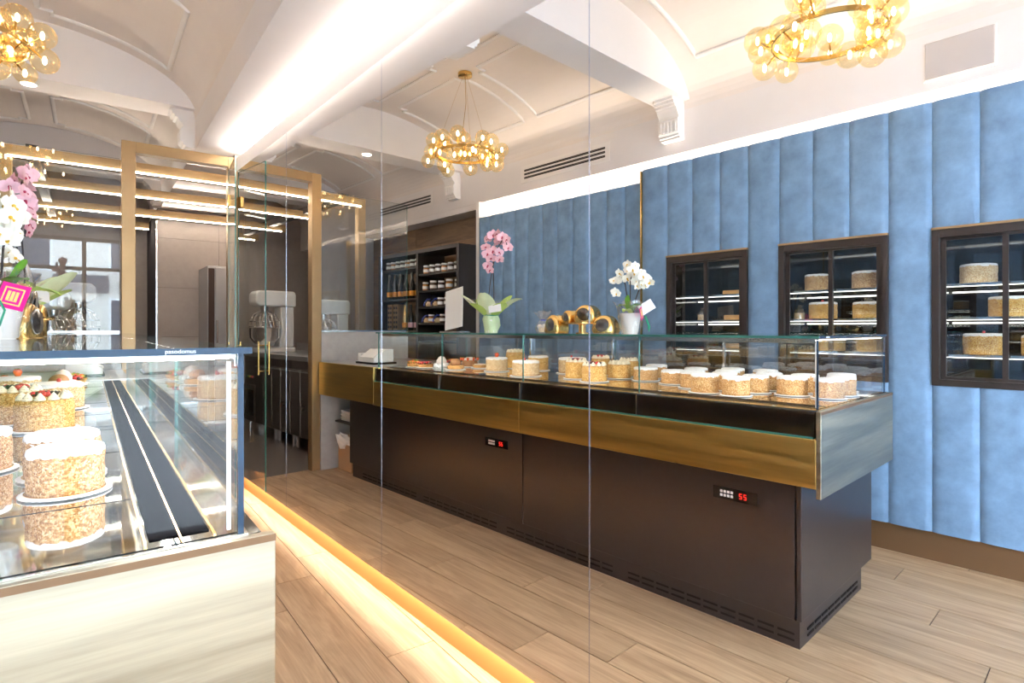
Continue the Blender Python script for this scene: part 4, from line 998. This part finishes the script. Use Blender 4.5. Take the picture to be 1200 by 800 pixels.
# ================================================================== SHELVING WITH JARS AND BOTTLES
XS = -1.19
sh = thing('wall_shelving', 'dark open shelving unit of jars and bottles beyond the velvet panelling', 'shelving', (-1.37, 5.7, 0))
sq = Vector(sh.location); SM = lambda: MB(lambda x, y, z: Vector((x, y, z)) - sq)
for y0, y1 in ((4.94, 4.98), (5.70, 5.74), (6.54, 6.58)): SM().box(-1.57, XS, y0, y1, 0, 2.205).build('upright', M['shelf_dark'], sh, bevel=.002)
SM().box(-1.57, XS, 4.98, 5.70, 2.165, 2.205).build('top_board', M['shelf_dark'], sh); SM().box(-1.57, XS, 5.74, 6.54, 2.165, 2.205).build('top_board', M['shelf_dark'], sh)
SN, SF = [.35, .75, 1.16, 1.365, 1.55, 1.735, 1.925], [.45, .87, 1.28, 1.655, 2.02]
for z in SN: SM().box(-1.56, XS - .01, 4.98, 5.70, z - .02, z).build('shelf_board', M['shelf_dark'], sh)
for z in SF: SM().box(-1.56, XS - .01, 5.74, 6.54, z - .02, z).build('shelf_board', M['shelf_dark'], sh)
SM().box(-1.575, -1.565, 4.98, 5.6, .3, 1.0).build('back_panel', M['shelf_dark'], sh)
def jar(loc, fill, label, grp, s=1):
    t = thing('jam_jar', label, 'jar', loc, 0, grp); t.scale = (s,) * 3
    link('glass_body', cached('jarb', lambda: MB().lathe([(.034, 0), (.036, .004), (.036, .068), (.030, .076), (.030, .08)], 20).mesh('glass_body', M['jar'], smooth=40)), t)
    link('contents', cached(('jarf', fill), lambda: MB().lathe([(.033, .003), (.034, .064), (.03, .070)], 16).mesh('contents', M[fill], smooth=40)), t)
    link('lid', cached('jarl', lambda: MB().lathe([(.033, .078), (.034, .08), (.034, .094), (.032, .096)], 20).mesh('lid', M['white'], smooth=30)), t)
    link('paper_label', cached('jarlab', lambda: MB().lathe([(.0366, .018), (.0366, .050)], 20, cap=False).mesh('paper_label', M['paper'], smooth=40)), t)
def bottle(loc, label, grp, lab_m, s=1, foil=None):
    t = thing('bottle', label, 'bottle', loc, 0, grp); t.scale = (s,) * 3
    body = M['gold_foil'] if foil == 'all' else M['bottle']
    link('glass_body', cached(('botb', foil == 'all'), lambda: MB().lathe([(.031, 0), (.034, .006), (.034, .165), (.024, .205), (.0155, .235), (.0145, .29), (.016, .292), (.016, .305)], 20).mesh('glass_body', body, smooth=40)), t)
    link('paper_label', cached(('botl', lab_m), lambda: MB().lathe([(.0345, .035), (.0345, .095)], 20, cap=False).mesh('paper_label', M[lab_m], smooth=40)), t)
    link('foil_cap', cached(('botf', foil), lambda: MB().lathe([(.0175, .235), (.017, .30), (.015, .31)], 16).mesh('foil_cap', M['gold_foil' if foil else 'bottle'], smooth=40)), t)
fills = ['jam_dark', 'jam_dark', 'jam_amber']
for k in range(6): jar((XS - .06, 5.04 + k * .115, 1.9255), fills[k % 3], ORD[k] + ' white-lidded jam jar from the velvet panelling on the top shelf', 'jars on the top shelf of the bay beside the panelling')
for k in range(5): jar((XS - .06, 5.03 + k * .15, 1.7355), fills[(k + 1) % 3], ORD[k] + ' white-lidded jam jar from the velvet panelling on the second shelf', 'jars on the second shelf of the bay beside the panelling', 1 + .1 * (k % 2))
for k in range(2): jar((XS - .06, 5.22 + k * .12, 1.5505), fills[k], ORD[k] + ' white-lidded jam jar from the velvet panelling on the third shelf', 'jars on the third shelf')
for k in range(3): jar((XS - .06, (5.10, 5.30, 5.515)[k], 1.3655), fills[k], ORD[k] + ' white-lidded jam jar from the velvet panelling on the fourth shelf', 'jars on the fourth shelf')
for k, (y, z, lab) in enumerate(((5.44, 1.5505, 'cellophane packet with blue ribbon on the third shelf next to the jars'), (5.58, 1.5505, 'cellophane packet with blue ribbon at the bay divider on the third shelf'), (5.405, 1.3655, 'cellophane packet with blue ribbon between two jars on the fourth shelf'), (5.62, 1.3655, 'cellophane packet with blue ribbon at the bay divider on the fourth shelf'))):
    q = thing('biscuit_packet', lab, 'package', (XS - .07, y, z))
    crumple([(.04, 0), (.055, .03), (.045, .06), (.014, .085), (.045, .12)], 24, k * 1.9, .012, .2).build('cellophane_wrap', M['cellophane'], q, smooth=70)
    MB().lathe([(.034, .003), (.036, .03), (.02, .055), (.001, .058)], 14).build('biscuits', M['crumb_pale'], q, smooth=50)
    MB().tube([(.018 * math.cos(a * .5), .018 * math.sin(a * .5), .086) for a in range(14)] + [(.04, .03, .05), (.045, .035, .01)], .005, 6).build('ribbon', M['ribbon_blue'], q, smooth=60)
for k in range(7): jar((XS - .06, 5.79 + k * .105, 2.0205), fills[k % 3], ORD[k] + ' jam jar from the bay divider on the shelf above the orange-label bottles', 'jars above the bottles')
for k in range(6): bottle((XS - .07, 5.80 + k * .125, 1.6555), ORD[k] + ' orange-label dark bottle counted from the bay divider', 'orange-label bottles', 'label_orange', 1)
for k, (lm, fo, lab) in enumerate((('label_pink', None, 'dark bottle with pink label beside the bay divider'), ('label_pink', None, 'dark bottle with pink label beside the gold bottle'), ('label_orange', 'all', 'gold foil covered bottle on the lower shelf of the shelving'))):
    bottle((XS - .07, 5.82 + k * .13, 1.2805), lab, None, lm, .98, fo)
for k in range(2):
    q = thing('gift_box', 'tall patterned gold gift box beside the gold bottle' if k == 0 else 'tall patterned gold gift box at the end upright', 'box', (XS - .08, 6.23 + k * .13, 1.2805))
    MB().box(-.05, .05, -.05, .05, 0, .315).build('carton', M['brass_frame'], q, bevel=.002)
    for r in range(5):
        for c in range(2): MB().lathe([(.017, .0), (.017, .002)], 12, (.0502, -.024 + .048 * c, .04 + r * .058), axis='x').build('printed_disc', M['brown_frame'], q)

# ================================================================== STREET IN FRONT OF THE SHOP
struct(MB().box(-9, 9, -16, Y0 - .12, -.12, -.02).build('pavement', M['pave']))
fb = thing('street_building', 'pale building across the street with dark shop signs', 'building', (0, -12, -.02))
MB().box(-8, 8, -2, 0, 0, 7).build('wall', M['facade'], fb)
for i in range(6):
    for k in range(3):
        wn = MB().box(-7 + i * 2.5, -5.9 + i * 2.5, 0, .05, .9 + k * 2.2, 2.3 + k * 2.2).build('window', M['white'], fb); MB().box(-6.93 + i * 2.5, -5.97 + i * 2.5, .05, .06, .97 + k * 2.2, 2.23 + k * 2.2).build('pane', M['sign_dark'], wn)
for i in range(3): MB().box(-2.6 + i * 1.7, -1.2 + i * 1.7, .06, .16, 2.45, 3.0).build('sign_board', M['sign_dark'], fb)
hg = tag(MB().box(-1.6, .2, -11.5, -11.0, -.02, .55).build('hedge', M['hedge'], bevel=.05), 'clipped green hedge along the pavement', 'hedge')
